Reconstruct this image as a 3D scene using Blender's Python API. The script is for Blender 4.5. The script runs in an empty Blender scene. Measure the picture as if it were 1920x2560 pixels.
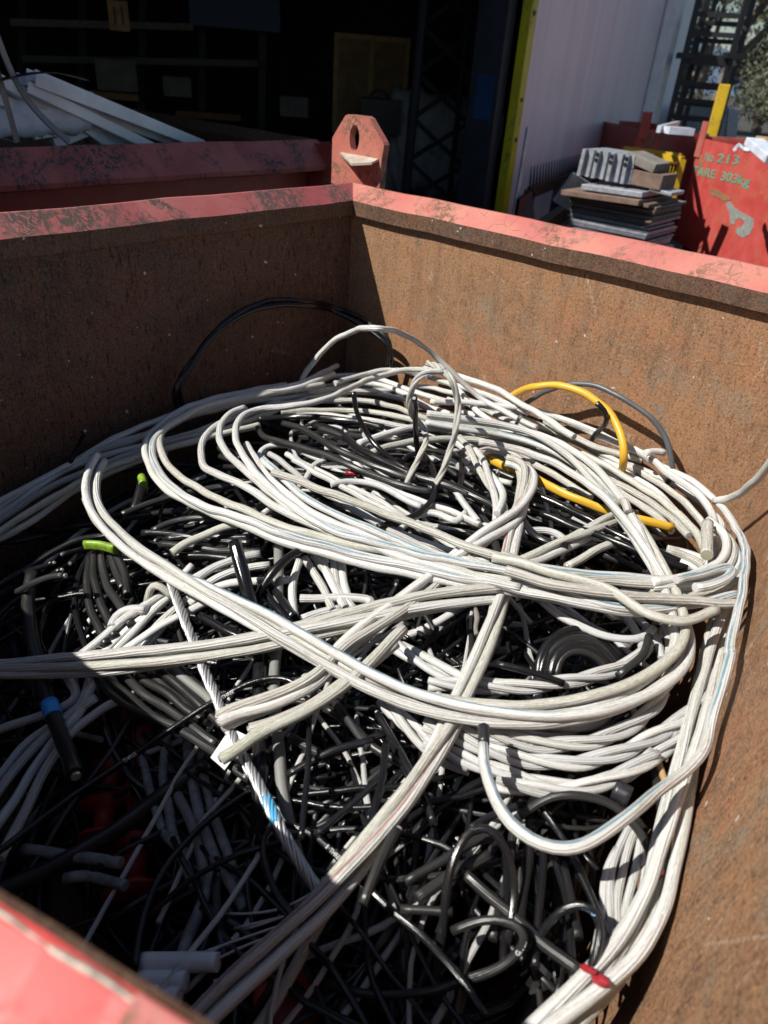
import bpy, bmesh, math, random
import numpy as np
from mathutils import Vector, Matrix
R_=math.radians
random.seed(7); rng=np.random.RandomState(7)
SC=bpy.context.scene; COL=SC.collection

# ------------------------------------------------------------------ camera, sky, sun
F=1793.; CX=960.; CY=1280.; RIM=1.25; H=0.40            # eye is H above the bin rim, rim RIM above ground
nad=np.array([731.-CX,4143.-CY,F]); nad/=np.linalg.norm(nad)
up=-nad; fh=np.array([0,0,1.])-up[2]*up; fh/=np.linalg.norm(fh)
RM=np.array([np.cross(fh,up),fh,up])                     # camera frame -> world
EYE=np.array([0,0,RIM+H])
cam=bpy.data.cameras.new('camera'); camo=bpy.data.objects.new('camera',cam); COL.objects.link(camo)
r=RM@[1,0,0]; u=RM@[0,-1,0]; b_=RM@[0,0,-1]
camo.matrix_world=Matrix(((r[0],u[0],b_[0],EYE[0]),(r[1],u[1],b_[1],EYE[1]),(r[2],u[2],b_[2],EYE[2]),(0,0,0,1)))
cam.sensor_fit='VERTICAL'; cam.sensor_height=36; cam.lens=F/2560*36; cam.clip_start=0.02; cam.clip_end=600
cam.dof.use_dof=True; cam.dof.focus_distance=1.65; cam.dof.aperture_fstop=3.8
SC.camera=camo
SUN_TRAVEL=Vector((.803,.319,-1)).normalized()
sun=bpy.data.lights.new('sun','SUN'); sun.energy=5.0; sun.angle=R_(.5); sun.color=(1,.955,.88)
suno=bpy.data.objects.new('sun',sun); COL.objects.link(suno); suno.rotation_euler=SUN_TRAVEL.to_track_quat('-Z','Y').to_euler()
W=bpy.data.worlds.new('World'); SC.world=W; W.use_nodes=True
nt=W.node_tree; bg=nt.nodes['Background']; sky=nt.nodes.new('ShaderNodeTexSky'); sky.sky_type='NISHITA'; sky.sun_disc=False
sky.sun_elevation=math.asin(-SUN_TRAVEL.z); sky.sun_rotation=math.atan2(-SUN_TRAVEL.x,-SUN_TRAVEL.y)
sky.air_density=1.0; sky.dust_density=.6
nt.links.new(sky.outputs[0],bg.inputs[0]); bg.inputs[1].default_value=.058
SC.view_settings.view_transform='Standard'; SC.view_settings.look='None'; SC.view_settings.exposure=.38; SC.view_settings.gamma=1
SC.render.resolution_x=768; SC.render.resolution_y=1024

# ------------------------------------------------------------------ pixel <-> world helpers (photo pixels, 1920 x 2560)
def ray(px,py): return RM@np.array([px-CX,py-CY,F])
def onz(px,py,z):                      # z relative to the rim
    d=ray(px,py); return EYE+d*((z+RIM-EYE[2])/d[2])
def atdist(px,py,dist):
    d=ray(px,py); return EYE+d*(dist/np.linalg.norm(d[:2]))
C0=onz(882,502,0); DB=np.array([.7824,-.6228,0]); DA=np.array([-.6228,-.7824,0])
def W3D(a,b,z): return C0+a*DB+b*DA+np.array([0,0,z])    # bin frame: a along the far wall, b towards the camera, z from rim
def toab(p): q=p-C0; return q@DB,q@DA,q[2]
def onplane(px,py,p0,n):
    d=ray(px,py); return EYE+d*(np.dot(p0-EYE,n)/np.dot(d,n))
CROP={'M':(0,0,1.15732),'A':(0,880,.48222),'B':(500,880,.48222),'C':(1120,880,.48222),'D':(0,1600,.48222),'E':(500,1600,.48222),
      'F':(1120,1600,.48222),'G':(0,600,.57866),'H':(960,600,.57866),'P':(0,0,1),'K':(960,0,.57866),'T':(1400,0,.3165),'L':(0,0,.57866)}
def PX(c,x,y): o=CROP[c]; return o[0]+x*o[2],o[1]+y*o[2]

# ------------------------------------------------------------------ materials
class NT:
    def __init__(s,name):
        s.m=bpy.data.materials.new(name); s.m.use_nodes=True; s.t=s.m.node_tree; s.N=s.t.nodes; s.b=s.N['Principled BSDF']
    def n(s,t,**k):
        x=s.N.new('ShaderNode'+t)
        for a,v in k.items(): setattr(x,a,v)
        return x
    def l(s,a,b): s.t.links.new(a,b)
    def val(s,inp,v):
        if hasattr(v,'links') or isinstance(v,bpy.types.NodeSocket): s.l(v,inp)
        else: inp.default_value=v
    def math(s,op,a,b=0.,c=None,clamp=False):
        x=s.n('Math',operation=op,use_clamp=clamp); s.val(x.inputs[0],a); s.val(x.inputs[1],b)
        if c is not None: s.val(x.inputs[2],c)
        return x.outputs[0]
    def noise(s,vec,scale,detail=4,rough=.6,dist=0.):
        x=s.n('TexNoise'); x.inputs['Scale'].default_value=scale; x.inputs['Detail'].default_value=detail
        x.inputs['Roughness'].default_value=rough; x.inputs['Distortion'].default_value=dist; s.l(vec,x.inputs['Vector']); return x.outputs['Fac']
    def step(s,v,lo,hi):
        x=s.n('MapRange'); x.interpolation_type='SMOOTHSTEP'; s.val(x.inputs[0],v); x.inputs[1].default_value=lo; x.inputs[2].default_value=hi; return x.outputs[0]
    def mix(s,f,a,b):
        x=s.n('Mix',data_type='RGBA'); s.val(x.inputs[0],f)
        for i,c in ((6,a),(7,b)):
            if isinstance(c,tuple): x.inputs[i].default_value=(*c,1)
            else: s.l(c,x.inputs[i])
        return x.outputs[2]
    def mapping(s,vec,sc,loc=(0,0,0),rot=(0,0,0)):
        x=s.n('Mapping'); s.l(vec,x.inputs[0]); x.inputs['Scale'].default_value=sc; x.inputs['Location'].default_value=loc; x.inputs['Rotation'].default_value=rot; return x.outputs[0]
    def bump(s,h,strength=.3,dist=.002):
        x=s.n('Bump'); x.inputs['Strength'].default_value=strength; x.inputs['Distance'].default_value=dist; s.l(h,x.inputs['Height']); s.l(x.outputs[0],s.b.inputs['Normal'])
    def obj(s): return s.n('TexCoord').outputs['Object']
    def col(s,c): s.val(s.b.inputs['Base Color'],(*c,1) if isinstance(c,tuple) else c)
    def rough(s,v): s.val(s.b.inputs['Roughness'],v)
    def metal(s,v): s.val(s.b.inputs['Metallic'],v)
MAT={}
def simple(name,c,rough=.6,metal=0.,var=.15,scale=8,bump=0.):
    k=NT(name); o=k.obj(); f=k.noise(o,scale,5,.65)
    dark=tuple(x*(1-var*1.8) for x in c); lite=tuple(min(1,x*(1+var)) for x in c)
    k.col(k.mix(k.step(f,.3,.7),dark,lite)); k.rough(rough); k.metal(metal)
    if bump: k.bump(k.noise(o,scale*6,4),bump,.003)
    MAT[name]=k.m; return k.m
def cable_vec(k):
    uv=k.n('TexCoord').outputs['UV']; s=k.n('SeparateXYZ'); k.l(uv,s.inputs[0])
    oi=k.n('ObjectInfo').outputs['Random']
    ang=k.math('MULTIPLY',s.outputs[1],6.28318)
    def vec(ls,rs):
        c=k.n('CombineXYZ'); k.l(k.math('ADD',k.math('MULTIPLY',s.outputs[0],ls),k.math('MULTIPLY',oi,37.)),c.inputs[0])
        k.l(k.math('MULTIPLY',k.math('COSINE',ang),rs),c.inputs[1]); k.l(k.math('MULTIPLY',k.math('SINE',ang),rs),c.inputs[2]); return c.outputs[0]
    return vec,s.outputs[0],s.outputs[1],oi,ang
def m_white(name,stripe=None,base=(.70,.705,.70),dirt=.7,redfac=False):
    k=NT(name); vec,U,V,oi,ang=cable_vec(k)
    zone=k.step(k.noise(vec(5,1.6),1,5,.65),.49-.07*dirt,.60-.05*dirt); fine=k.step(k.noise(vec(75,13),1,6,.8),.45,.56)
    tint=k.mix(k.step(k.noise(vec(2.6,.7),1,2),.42,.58),(.25,.26,.15),(.30,.24,.19))
    c0=k.mix(oi,base,tuple(x*.86 for x in base))
    c0=k.mix(k.math('MULTIPLY',k.step(k.noise(vec(1.9,.6),1,3),.44,.60),.55),c0,(.48,.475,.44))
    lines=k.step(k.noise(vec(2.5,9),1,4,.7),.53,.62)
    c1=k.mix(k.math('MULTIPLY',lines,.03+.13*dirt),c0,(.27,.26,.23))
    c1=k.mix(k.math('MULTIPLY',k.math('MULTIPLY',zone,fine),min(.9,.5+.3*dirt)),c1,tint)
    speck=k.step(k.noise(vec(130,15),1,3,.65),.60,.67); c1=k.mix(k.math('MULTIPLY',speck,.45),c1,(.14,.135,.12))
    scuff=k.math('MULTIPLY',k.step(k.noise(vec(11,10),1,6,.8),.50,.60),k.step(k.noise(vec(4,1.3),1,3),.52,.62)); c1=k.mix(k.math('MULTIPLY',scuff,.7),c1,(.20,.195,.185)); hair=k.step(k.noise(vec(3.5,22),1,3,.6),.63,.67); c1=k.mix(k.math('MULTIPLY',hair,.6),c1,(.10,.10,.085))
    if stripe:
        fr=k.math('FRACT',k.math('ADD',V,.5-.06)); d=k.math('ABSOLUTE',k.math('SUBTRACT',fr,.5)); wd=k.math('LESS_THAN',d,.038)
        wd=k.math('MULTIPLY',k.math('MULTIPLY',wd,k.step(k.noise(vec(30,6),1,4),.36,.50)),k.math('MULTIPLY',k.step(k.noise(vec(2.3,.4),1,2),.38,.50),.85))
        c1=k.mix(wd,c1,stripe)
    k.col(c1); k.rough(k.math('ADD',.40,k.math('MULTIPLY',zone,.35)))
    rid=k.math('SINE',k.math('ADD',k.math('MULTIPLY',ang,11.),k.math('MULTIPLY',U,42.)))
    h=k.math('ADD',k.math('MULTIPLY',rid,k.math('MULTIPLY',k.step(k.math('ADD',k.noise(vec(2.5,.8),1,2),k.math('MULTIPLY',oi,.25)),.56,.72),.6)),k.math('MULTIPLY',k.noise(vec(60,10),1,5,.7),1.0))
    k.bump(h,.8,.0012); MAT[name]=k.m
def m_black(name,base=(.006,.006,.007),dust=.45,rough=.27):
    k=NT(name); vec,U,V,oi,ang=cable_vec(k)
    g=k.step(k.noise(vec(6,2.2),1,6,.7),.6-.12*dust,.8); st=k.step(k.noise(vec(9,16),1,5,.8),.48,.66)
    c=k.mix(oi,base,tuple(x*1.7 for x in base)); c=k.mix(k.math('MULTIPLY',k.math('MULTIPLY',g,st),.25+.3*dust),c,(.22,.205,.175))
    c=k.mix(k.math('MULTIPLY',k.step(k.noise(vec(3,1),1,2),.48,.66),.15*dust),c,(.07,.07,.068))
    scr=k.step(k.noise(vec(25,30),1,3,.6),.69,.73); c=k.mix(k.math('MULTIPLY',scr,.6),c,(.33,.32,.3))
    k.col(c); k.rough(k.math('ADD',rough,k.math('MULTIPLY',g,.35)))
    rid=k.math('SINE',k.math('ADD',k.math('MULTIPLY',ang,9.),k.math('MULTIPLY',U,40.)))
    h=k.math('ADD',k.math('MULTIPLY',rid,k.math('MULTIPLY',k.step(oi,.3,.5),.55)),k.math('MULTIPLY',k.noise(vec(50,9),1,4,.7),.5)); k.bump(h,.4,.0011); MAT[name]=k.m
m_white('white_sheath'); m_white('white_blue',stripe=(.06,.20,.30)); m_white('white_red',stripe=(.30,.10,.09),dirt=1.0)
m_white('white_dirty',base=(.60,.60,.56),dirt=1.5); m_white('grey_white',base=(.57,.575,.59),dirt=.4)
m_black('black_sheath'); m_black('black_glossy',dust=.2,rough=.20); m_black('black_dusty',base=(.014,.014,.014),dust=.85,rough=.33)
def m_plain_cable(name,c,dirtc,rough=.4,metal=0.):
    k=NT(name); vec,U,V,oi,ang=cable_vec(k)
    g=k.step(k.noise(vec(22,5),1,5,.7),.52,.68); k.col(k.mix(k.math('MULTIPLY',g,.7),c,dirtc)); k.rough(rough); k.metal(metal); k.bump(k.noise(vec(60,8),1,4),.3,.001); MAT[name]=k.m
m_plain_cable('yellow_sheath',(.66,.38,.03),(.30,.15,.03)); m_plain_cable('grey_sheath',(.08,.09,.10),(.03,.03,.03))
m_plain_cable('aluminium_strand',(.55,.55,.56),(.30,.30,.30),.42,.75); m_plain_cable('core_metal',(.75,.75,.76),(.3,.3,.3),.3,.8)
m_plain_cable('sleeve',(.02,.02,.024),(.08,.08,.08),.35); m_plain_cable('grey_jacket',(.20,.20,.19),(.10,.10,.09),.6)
simple('blue_tape',(.04,.32,.80),.4); simple('blue_paint',(.08,.36,.62),.5); simple('green_tape',(.20,.34,.03),.4,var=.2,scale=60)
simple('red_plastic',(.30,.012,.012),.5,scale=14,bump=.2); simple('red_tag',(.30,.02,.03),.3); simple('white_plastic',(.70,.72,.74),.5,var=.1)
simple('paper',(.72,.72,.71),.8,var=.05); simple('print_white',(.6,.6,.6),.6); simple('print_blue',(.2,.4,.7),.6)
def m_rust(name,tone=1.0,seed=0.,fleck=.5,warm=1.0):
    k=NT(name); o=k.mapping(k.obj(),(1,1,1),(seed,seed*.7,seed*.3))
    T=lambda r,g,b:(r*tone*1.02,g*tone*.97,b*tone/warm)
    big=k.noise(o,2.6,6,.62); mid=k.noise(o,17,8,.78); fine=k.noise(o,125,5,.8); grit=k.noise(o,230,3,.7)
    fl=k.noise(k.mapping(o,(95,95,20)),1,5,.72); run=k.noise(k.mapping(o,(22,22,1.4)),1,6,.72)
    c=k.mix(k.step(big,.36,.64),T(.15,.088,.056),T(.25,.138,.072))
    c=k.mix(k.step(mid,.36,.66),c,T(.265,.155,.09)); c=k.mix(k.math('MULTIPLY',k.step(k.noise(o,7,5,.7,.5),.54,.66),.55),c,T(.19,.165,.13))
    c=k.mix(k.math('MULTIPLY',k.step(run,.50,.60),.35),c,T(.12,.068,.044)); c=k.mix(k.math('MULTIPLY',k.step(k.noise(o,4.2,5,.7,.6),.53,.62),.5),c,T(.30,.135,.07)); pit=k.step(k.noise(o,170,4,.75),.46,.38)
    c=k.mix(k.math('MULTIPLY',k.step(fine,.54,.64),.6),c,T(.38,.205,.105))
    c=k.mix(k.math('MULTIPLY',k.step(fine,.46,.38),.75),c,T(.065,.034,.022))
    c=k.mix(k.math('MULTIPLY',k.step(fl,.55,.62),fleck),c,T(.045,.026,.02))
    c=k.mix(k.math('MULTIPLY',k.step(grit,.56,.64),.5),c,T(.42,.30,.21)); c=k.mix(k.math('MULTIPLY',pit,.7),c,T(.05,.027,.02))
    patch=k.math('MULTIPLY',k.step(k.noise(o,8,5,.7,.8),.62,.68),k.step(fine,.4,.5)); c=k.mix(k.math('MULTIPLY',patch,.35),c,T(.17,.19,.18))
    def scratches(sc,rot,w,lo):
        v=k.mapping(o,sc,rot=rot); x=k.n('TexVoronoi',feature='DISTANCE_TO_EDGE'); x.inputs['Scale'].default_value=1; k.l(v,x.inputs['Vector'])
        return k.math('MULTIPLY',k.math('LESS_THAN',x.outputs['Distance'],w),k.math('MULTIPLY',k.step(k.noise(o,lo,2),.58,.62),k.step(fine,.44,.56)))
    s1=scratches((9,9,1.6),(0,R_(24),0),.010,6.); s2=scratches((3,3,10),(0,R_(38),R_(4)),.008,9.)
    c=k.mix(k.math('MULTIPLY',k.math('MAXIMUM',s1,s2),.5),c,T(.40,.34,.29))
    dots=k.step(k.noise(o,48,2,.5),.735,.75); c=k.mix(k.math('MULTIPLY',dots,.85),c,(.62,.58,.54))
    k.col(c); k.rough(.7); k.b.inputs['Specular IOR Level'].default_value=.35
    k.bump(k.math('ADD',k.math('ADD',fine,mid),k.math('MULTIPLY',fl,-.6)),.6,.002); MAT[name]=k.m
m_rust('rust_wall',1.2,0.,.45,1.12); m_rust('rust_back_wall_shaded',.56,1.7,1.0,.95); m_rust('rust_shade_wall',.55,3.1); m_rust('rust_dark',.4,5.)  # back wall and rear bin: rust copies darkened, shade put into the tone
def m_paint(name,c,c2,chip=.5,chipcol=(.13,.075,.04),grey=False,stretch=(1,1,1)):
    k=NT(name); o=k.obj(); v=k.mapping(o,stretch)
    base=k.mix(k.step(k.noise(v,5,5,.6),.35,.65),c,c2); base=k.mix(k.math('MULTIPLY',k.step(k.noise(v,40,5,.7),.5,.7),.3),base,tuple(x*.55 for x in c))
    n1=k.noise(v,62,7,.8,.6); zone=k.step(k.noise(v,5.5,6,.7,.5),.50-.03*chip,.64-.03*chip)
    ch=k.math('MULTIPLY',k.step(n1,.55-.06*chip,.57-.06*chip),zone); n2=k.noise(v,120,4,.7); ch=k.math('MAXIMUM',ch,k.math('MULTIPLY',k.step(n2,.60,.63),k.math('MULTIPLY',zone,.8)))
    x=k.n('TexVoronoi',feature='DISTANCE_TO_EDGE'); x.inputs['Scale'].default_value=24; k.l(k.mapping(k.mapping(o,(1,1,1),rot=(.4,.3,.7)),(1,.35,1)),x.inputs['Vector'])
    lines=k.math('MULTIPLY',k.math('LESS_THAN',x.outputs['Distance'],.02),k.math('MULTIPLY',k.step(k.noise(v,9,3),.56,.62),k.step(n1,.4,.5)))
    f=k.math('MAXIMUM',ch,k.math('MULTIPLY',lines,.75*min(1,chip))); rust=k.mix(k.noise(v,70,4),chipcol,tuple(min(1,x*2.6) for x in chipcol))
    c3=k.mix(f,base,rust); k.col(c3); k.rough(k.math('ADD',.42,k.math('MULTIPLY',f,.4))); k.bump(k.math('SUBTRACT',k.math('MULTIPLY',k.noise(v,60,4),.3),f),.4,.0012); MAT[name]=k.m
m_paint('rim_paint',(.41,.10,.085),(.47,.165,.125),1.05,(.085,.05,.028)); m_paint('rim_paint_left',(.38,.09,.09),(.44,.15,.135),1.2,(.05,.035,.03),stretch=(1,1,.5)); m_paint('rim_paint_worn',(.36,.085,.075),(.44,.13,.11),1.0,(.035,.032,.03),stretch=(1,1,.6))
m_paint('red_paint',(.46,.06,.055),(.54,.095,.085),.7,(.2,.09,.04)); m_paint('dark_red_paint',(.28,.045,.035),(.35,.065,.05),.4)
m_paint('near_paint',(.52,.05,.045),(.62,.10,.09),.3,(.16,.1,.06))
m_paint('yellow_paint',(.62,.55,.015),(.50,.45,.02),.6,(.03,.03,.02),stretch=(1,1,.3)); m_paint('yellow_guard',(.62,.42,.02),(.55,.36,.02),.2)
def m_wall(name,c):
    k=NT(name); o=k.obj(); st=k.noise(k.mapping(o,(9,9,.25)),1,4,.6); big=k.noise(o,.8,4)
    cc=k.mix(k.step(st,.35,.65),c,tuple(x*.90 for x in c)); cc=k.mix(k.math('MULTIPLY',k.step(big,.45,.7),.4),cc,tuple(x*.7 for x in c))
    k.col(cc); k.rough(.55); w=k.n('TexWave',bands_direction='X'); w.inputs['Scale'].default_value=9; k.l(o,w.inputs['Vector']); k.bump(w.outputs['Fac'],.12,.004); MAT[name]=k.m
m_wall('lilac_cladding',(.84,.77,.81)); m_wall('white_cladding',(.82,.85,.88)); simple('downpipe_paint',(.75,.78,.8),.4,var=.08)
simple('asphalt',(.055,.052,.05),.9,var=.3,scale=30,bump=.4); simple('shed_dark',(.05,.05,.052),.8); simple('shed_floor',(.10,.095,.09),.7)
simple('navy_steel',(.03,.036,.05),.5); simple('blue_steel',(.012,.06,.17),.5); simple('black_steel',(.014,.014,.017),.45); simple('galv',(.36,.38,.42),.45,.3,scale=25)
simple('galv_dark',(.17,.18,.21),.5,.3,scale=25); simple('shed_item',(.13,.125,.11),.7); simple('weld_grey',(.38,.33,.27),.5,.2,var=.3,scale=90); simple('pale_shaded',(.22,.225,.23),.6,scale=40,var=.25); simple('crate_ply',(.22,.14,.06),.7,scale=6); simple('wood',(.40,.25,.11),.7,scale=12); simple('wood_grey',(.20,.18,.16),.85,scale=20,bump=.4); simple('wood_red',(.17,.11,.085),.8,scale=20); simple('bag_white',(.5,.5,.48),.7)
simple('alu_bright',(.85,.90,.97),.35,.1,scale=3,var=.12); simple('film',(.66,.72,.82),.22,0,scale=9,var=.12,bump=.35); simple('strip_grey',(.30,.28,.28),.45,.4); simple('grey_box',(.33,.36,.38),.6); simple('orange_mesh',(.22,.08,.015),.6)
simple('stencil_green',(.08,.36,.24),.7); simple('stencil_dull',(.12,.16,.12),.8); simple('bare_grey',(.25,.27,.25),.7,scale=30); simple('worn_steel',(.55,.50,.42),.45,.3,scale=30); simple('steel_pipe',(.5,.5,.5),.35,.6)
simple('bark',(.16,.13,.10),.9,scale=6)
def m_leaf(name,c):
    k=NT(name); g=k.n('ObjectInfo'); o=k.obj(); f=k.noise(o,1.6,3); k.col(k.mix(k.step(f,.35,.65),c,tuple(x*1.7 for x in c))); k.rough(.6); MAT[name]=k.m
m_leaf('leaf_olive',(.15,.155,.085)); m_leaf('leaf_dark',(.09,.10,.06)); simple('hill',(.10,.15,.22),.9)

# ------------------------------------------------------------------ object helpers
def tag(o,label=None,cat=None,group=None,kind=None):
    if label: o['label']=label
    if cat: o['category']=cat
    if group: o['group']=group
    if kind: o['kind']=kind
    return o
def link(name,me,mat=None,parent=None):
    o=bpy.data.objects.new(name,me); COL.objects.link(o)
    if mat and me: me.materials.append(MAT[mat] if isinstance(mat,str) else mat)
    if parent: o.parent=parent; o.matrix_parent_inverse=parent.matrix_basis.inverted()
    return o
def empty(name,loc=(0,0,0),rz=0.,**k):
    o=bpy.data.objects.new(name,None); o.empty_display_size=.1; COL.objects.link(o); o.location=loc; o.rotation_euler=(0,0,rz); return tag(o,**k)
class MB:
    def __init__(s): s.v=[]; s.f=[]
    def quadbox(s,c8):  # 8 corners: 4 bottom, 4 top (same order)
        i=len(s.v); s.v+= [tuple(map(float,p)) for p in c8]
        s.f+=[(i+3,i+2,i+1,i),(i+4,i+5,i+6,i+7),(i,i+1,i+5,i+4),(i+1,i+2,i+6,i+5),(i+2,i+3,i+7,i+6),(i+3,i,i+4,i+7)]
    def box(s,x0,x1,y0,y1,z0,z1): s.quadbox([(x0,y0,z0),(x1,y0,z0),(x1,y1,z0),(x0,y1,z0),(x0,y0,z1),(x1,y0,z1),(x1,y1,z1),(x0,y1,z1)])
    def bar(s,p,q,w,h=None,upv=(0,0,1)):
        h=h or w; p=Vector(p); q=Vector(q); d=(q-p).normalized(); U=Vector(upv)
        if abs(d.dot(U))>.98: U=Vector((1,0,0))
        x=d.cross(U).normalized()*w/2; y=x.cross(d).normalized()*h/2
        s.quadbox([p-x-y,p+x-y,p+x+y,p-x+y,q-x-y,q+x-y,q+x+y,q-x+y])
    def tube(s,p,q,r,n=10,r2=None):
        r2=r if r2 is None else r2; p=Vector(p); q=Vector(q); d=(q-p).normalized(); U=Vector((0,0,1)) if abs(d.z)<.95 else Vector((1,0,0))
        x=d.cross(U).normalized(); y=d.cross(x); i=len(s.v)
        for c,rr in ((p,r),(q,r2)):
            for k in range(n): a=2*math.pi*k/n; s.v.append(tuple(c+(x*math.cos(a)+y*math.sin(a))*rr))
        for k in range(n): j=(k+1)%n; s.f.append((i+k,i+j,i+n+j,i+n+k))
        s.f.append(tuple(range(i+n-1,i-1,-1))); s.f.append(tuple(range(i+n,i+2*n)))
    def lathe(s,prof,org,axis,n=24):
        org=Vector(org); d=Vector(axis).normalized(); U=Vector((0,0,1)) if abs(d.z)<.95 else Vector((1,0,0)); x=d.cross(U).normalized(); y=d.cross(x); i=len(s.v)
        for t,rr in prof:
            for k in range(n): a=2*math.pi*k/n; s.v.append(tuple(org+d*t+(x*math.cos(a)+y*math.sin(a))*rr))
        for m in range(len(prof)-1):
            for k in range(n): j=(k+1)%n; s.f.append((i+m*n+k,i+m*n+j,i+(m+1)*n+j,i+(m+1)*n+k))
        s.f.append(tuple(range(i+n-1,i-1,-1))); e=i+(len(prof)-1)*n; s.f.append(tuple(range(e,e+n)))
    def prism(s,poly,thick):   # poly 3D ccw list, thick vector
        i=len(s.v); n=len(poly); t=Vector(thick)
        s.v+=[tuple(Vector(p)) for p in poly]+[tuple(Vector(p)+t) for p in poly]
        s.f.append(tuple(range(i+n-1,i-1,-1))); s.f.append(tuple(range(i+n,i+2*n)))
        for k in range(n): j=(k+1)%n; s.f.append((i+k,i+j,i+n+j,i+n+k))
    def build(s,name,mat,parent=None,smooth=False,bevel=0.,fix=True):
        me=bpy.data.meshes.new(name); me.from_pydata(s.v,[],s.f)
        bm=bmesh.new(); bm.from_mesh(me)
        if fix: bmesh.ops.recalc_face_normals(bm,faces=bm.faces)
        if bevel: bmesh.ops.bevel(bm,geom=bm.edges[:],offset=bevel,segments=2,affect='EDGES',profile=.6)
        bm.to_mesh(me); bm.free()
        if smooth:
            for p in me.polygons: p.use_smooth=True
        return link(name,me,mat,parent)

# ---- cable path: smooth resample + tube sweep
def catmull(P,step=.012):
    P=np.array(P,float)
    if len(P)<3: P=np.vstack([P[0],(P[0]+P[-1])/2,P[-1]])
    Q=np.vstack([2*P[0]-P[1],P,2*P[-1]-P[-2]]); out=[]
    for i in range(1,len(Q)-2):
        p0,p1,p2,p3=Q[i-1:i+3]; d=np.linalg.norm(p2-p1); n=max(2,int(d/step))
        t01=max(np.linalg.norm(p1-p0),1e-5)**.5; t12=max(d,1e-5)**.5; t23=max(np.linalg.norm(p3-p2),1e-5)**.5
        m1=(p2-p1)+t12*((p1-p0)/t01-(p2-p0)/(t01+t12)); m2=(p2-p1)+t12*((p3-p2)/t23-(p3-p1)/(t12+t23))
        for k in range(n):
            t=k/n; out.append((2*t**3-3*t**2+1)*p1+(t**3-2*t**2+t)*m1+(-2*t**3+3*t**2)*p2+(t**3-t**2)*m2)
    out.append(P[-1]); out=np.array(out)
    for _ in range(4): out[1:-1]=out[1:-1]*.5+(out[:-2]+out[2:])*.25
    return out
def frames(P):
    T=np.gradient(P,axis=0); T/=np.linalg.norm(T,axis=1)[:,None]+1e-12
    n=np.array([0,0,1.]) if abs(T[0][2])<.9 else np.array([1.,0,0]); N=[]
    for t in T:
        n=n-(n@t)*t; n=n/(np.linalg.norm(n)+1e-12); N.append(n)
    N=np.array(N); return T,N,np.cross(T,N)
def sweep(name,P,r,mat,parent=None,sides=12,wob=.045,flat=0.,voff=0.,jit=0.):
    T,N,B=frames(P); m=len(P)
    if jit and m>8:
        L0=np.concatenate([[0],np.cumsum(np.linalg.norm(np.diff(P,axis=0),axis=1))]); q=rng.rand(8)*6.28
        P=P+(jit*(np.sin(L0*34+q[0])*.6+np.sin(L0*71+q[1])*.35+np.sin(L0*15+q[2])))[:,None]*N+(jit*(np.sin(L0*29+q[3])*.6+np.sin(L0*63+q[4])*.35+np.sin(L0*13+q[5])))[:,None]*B
        T,N,B=frames(P)
    L=np.concatenate([[0],np.cumsum(np.linalg.norm(np.diff(P,axis=0),axis=1))])
    ph=rng.rand(4)*6.28; rr=r*(1+wob*(np.sin(L*31+ph[0])*.5+np.sin(L*83+ph[1])*.35+np.sin(L*12+ph[2])*.5))
    a=np.linspace(0,2*np.pi,sides,endpoint=False)
    ea=1+flat*np.cos(2*a)
    V=P[:,None,:]+rr[:,None,None]*ea[None,:,None]*(np.cos(a)[None,:,None]*N[:,None,:]+np.sin(a)[None,:,None]*B[:,None,:])
    V=V.reshape(-1,3); idx=np.arange((m-1)*sides); i=idx//sides; k=idx%sides; j=(k+1)%sides
    Fq=np.stack([i*sides+k,i*sides+j,(i+1)*sides+j,(i+1)*sides+k],1)
    base=len(V); V=np.vstack([V,P[0]-T[0]*r*.05,P[-1]+T[-1]*r*.05]); ks=np.arange(sides)
    tri0=np.stack([np.full(sides,base),(ks+1)%sides,ks],1); tri1=np.stack([np.full(sides,base+1),(m-1)*sides+ks,(m-1)*sides+(ks+1)%sides],1)
    me=bpy.data.meshes.new(name); nf=len(Fq)+2*sides
    me.vertices.add(len(V)); me.vertices.foreach_set('co',V.ravel())
    loops=np.concatenate([Fq.ravel(),tri0.ravel(),tri1.ravel()]); me.loops.add(len(loops)); me.loops.foreach_set('vertex_index',loops.astype(np.int32))
    ls=np.concatenate([np.arange(len(Fq))*4,len(Fq)*4+np.arange(2*sides)*3]); me.polygons.add(nf); me.polygons.foreach_set('loop_start',ls.astype(np.int32))
    uv=me.uv_layers.new(name='UVMap')
    u0=L[i]; u1=L[i+1]; v0=k/sides+voff; v1=(k+1)/sides+voff
    quv=np.stack([u0,v0,u0,v1,u1,v1,u1,v0],1).ravel(); tuv=np.zeros(4*sides*3); 
    uv.data.foreach_set('uv',np.concatenate([quv,tuv])); me.update(calc_edges=True); me.validate()
    me.polygons.foreach_set('use_smooth',np.concatenate([np.ones(len(Fq),bool),np.zeros(2*sides,bool)]))
    return link(name,me,mat,parent)
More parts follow.
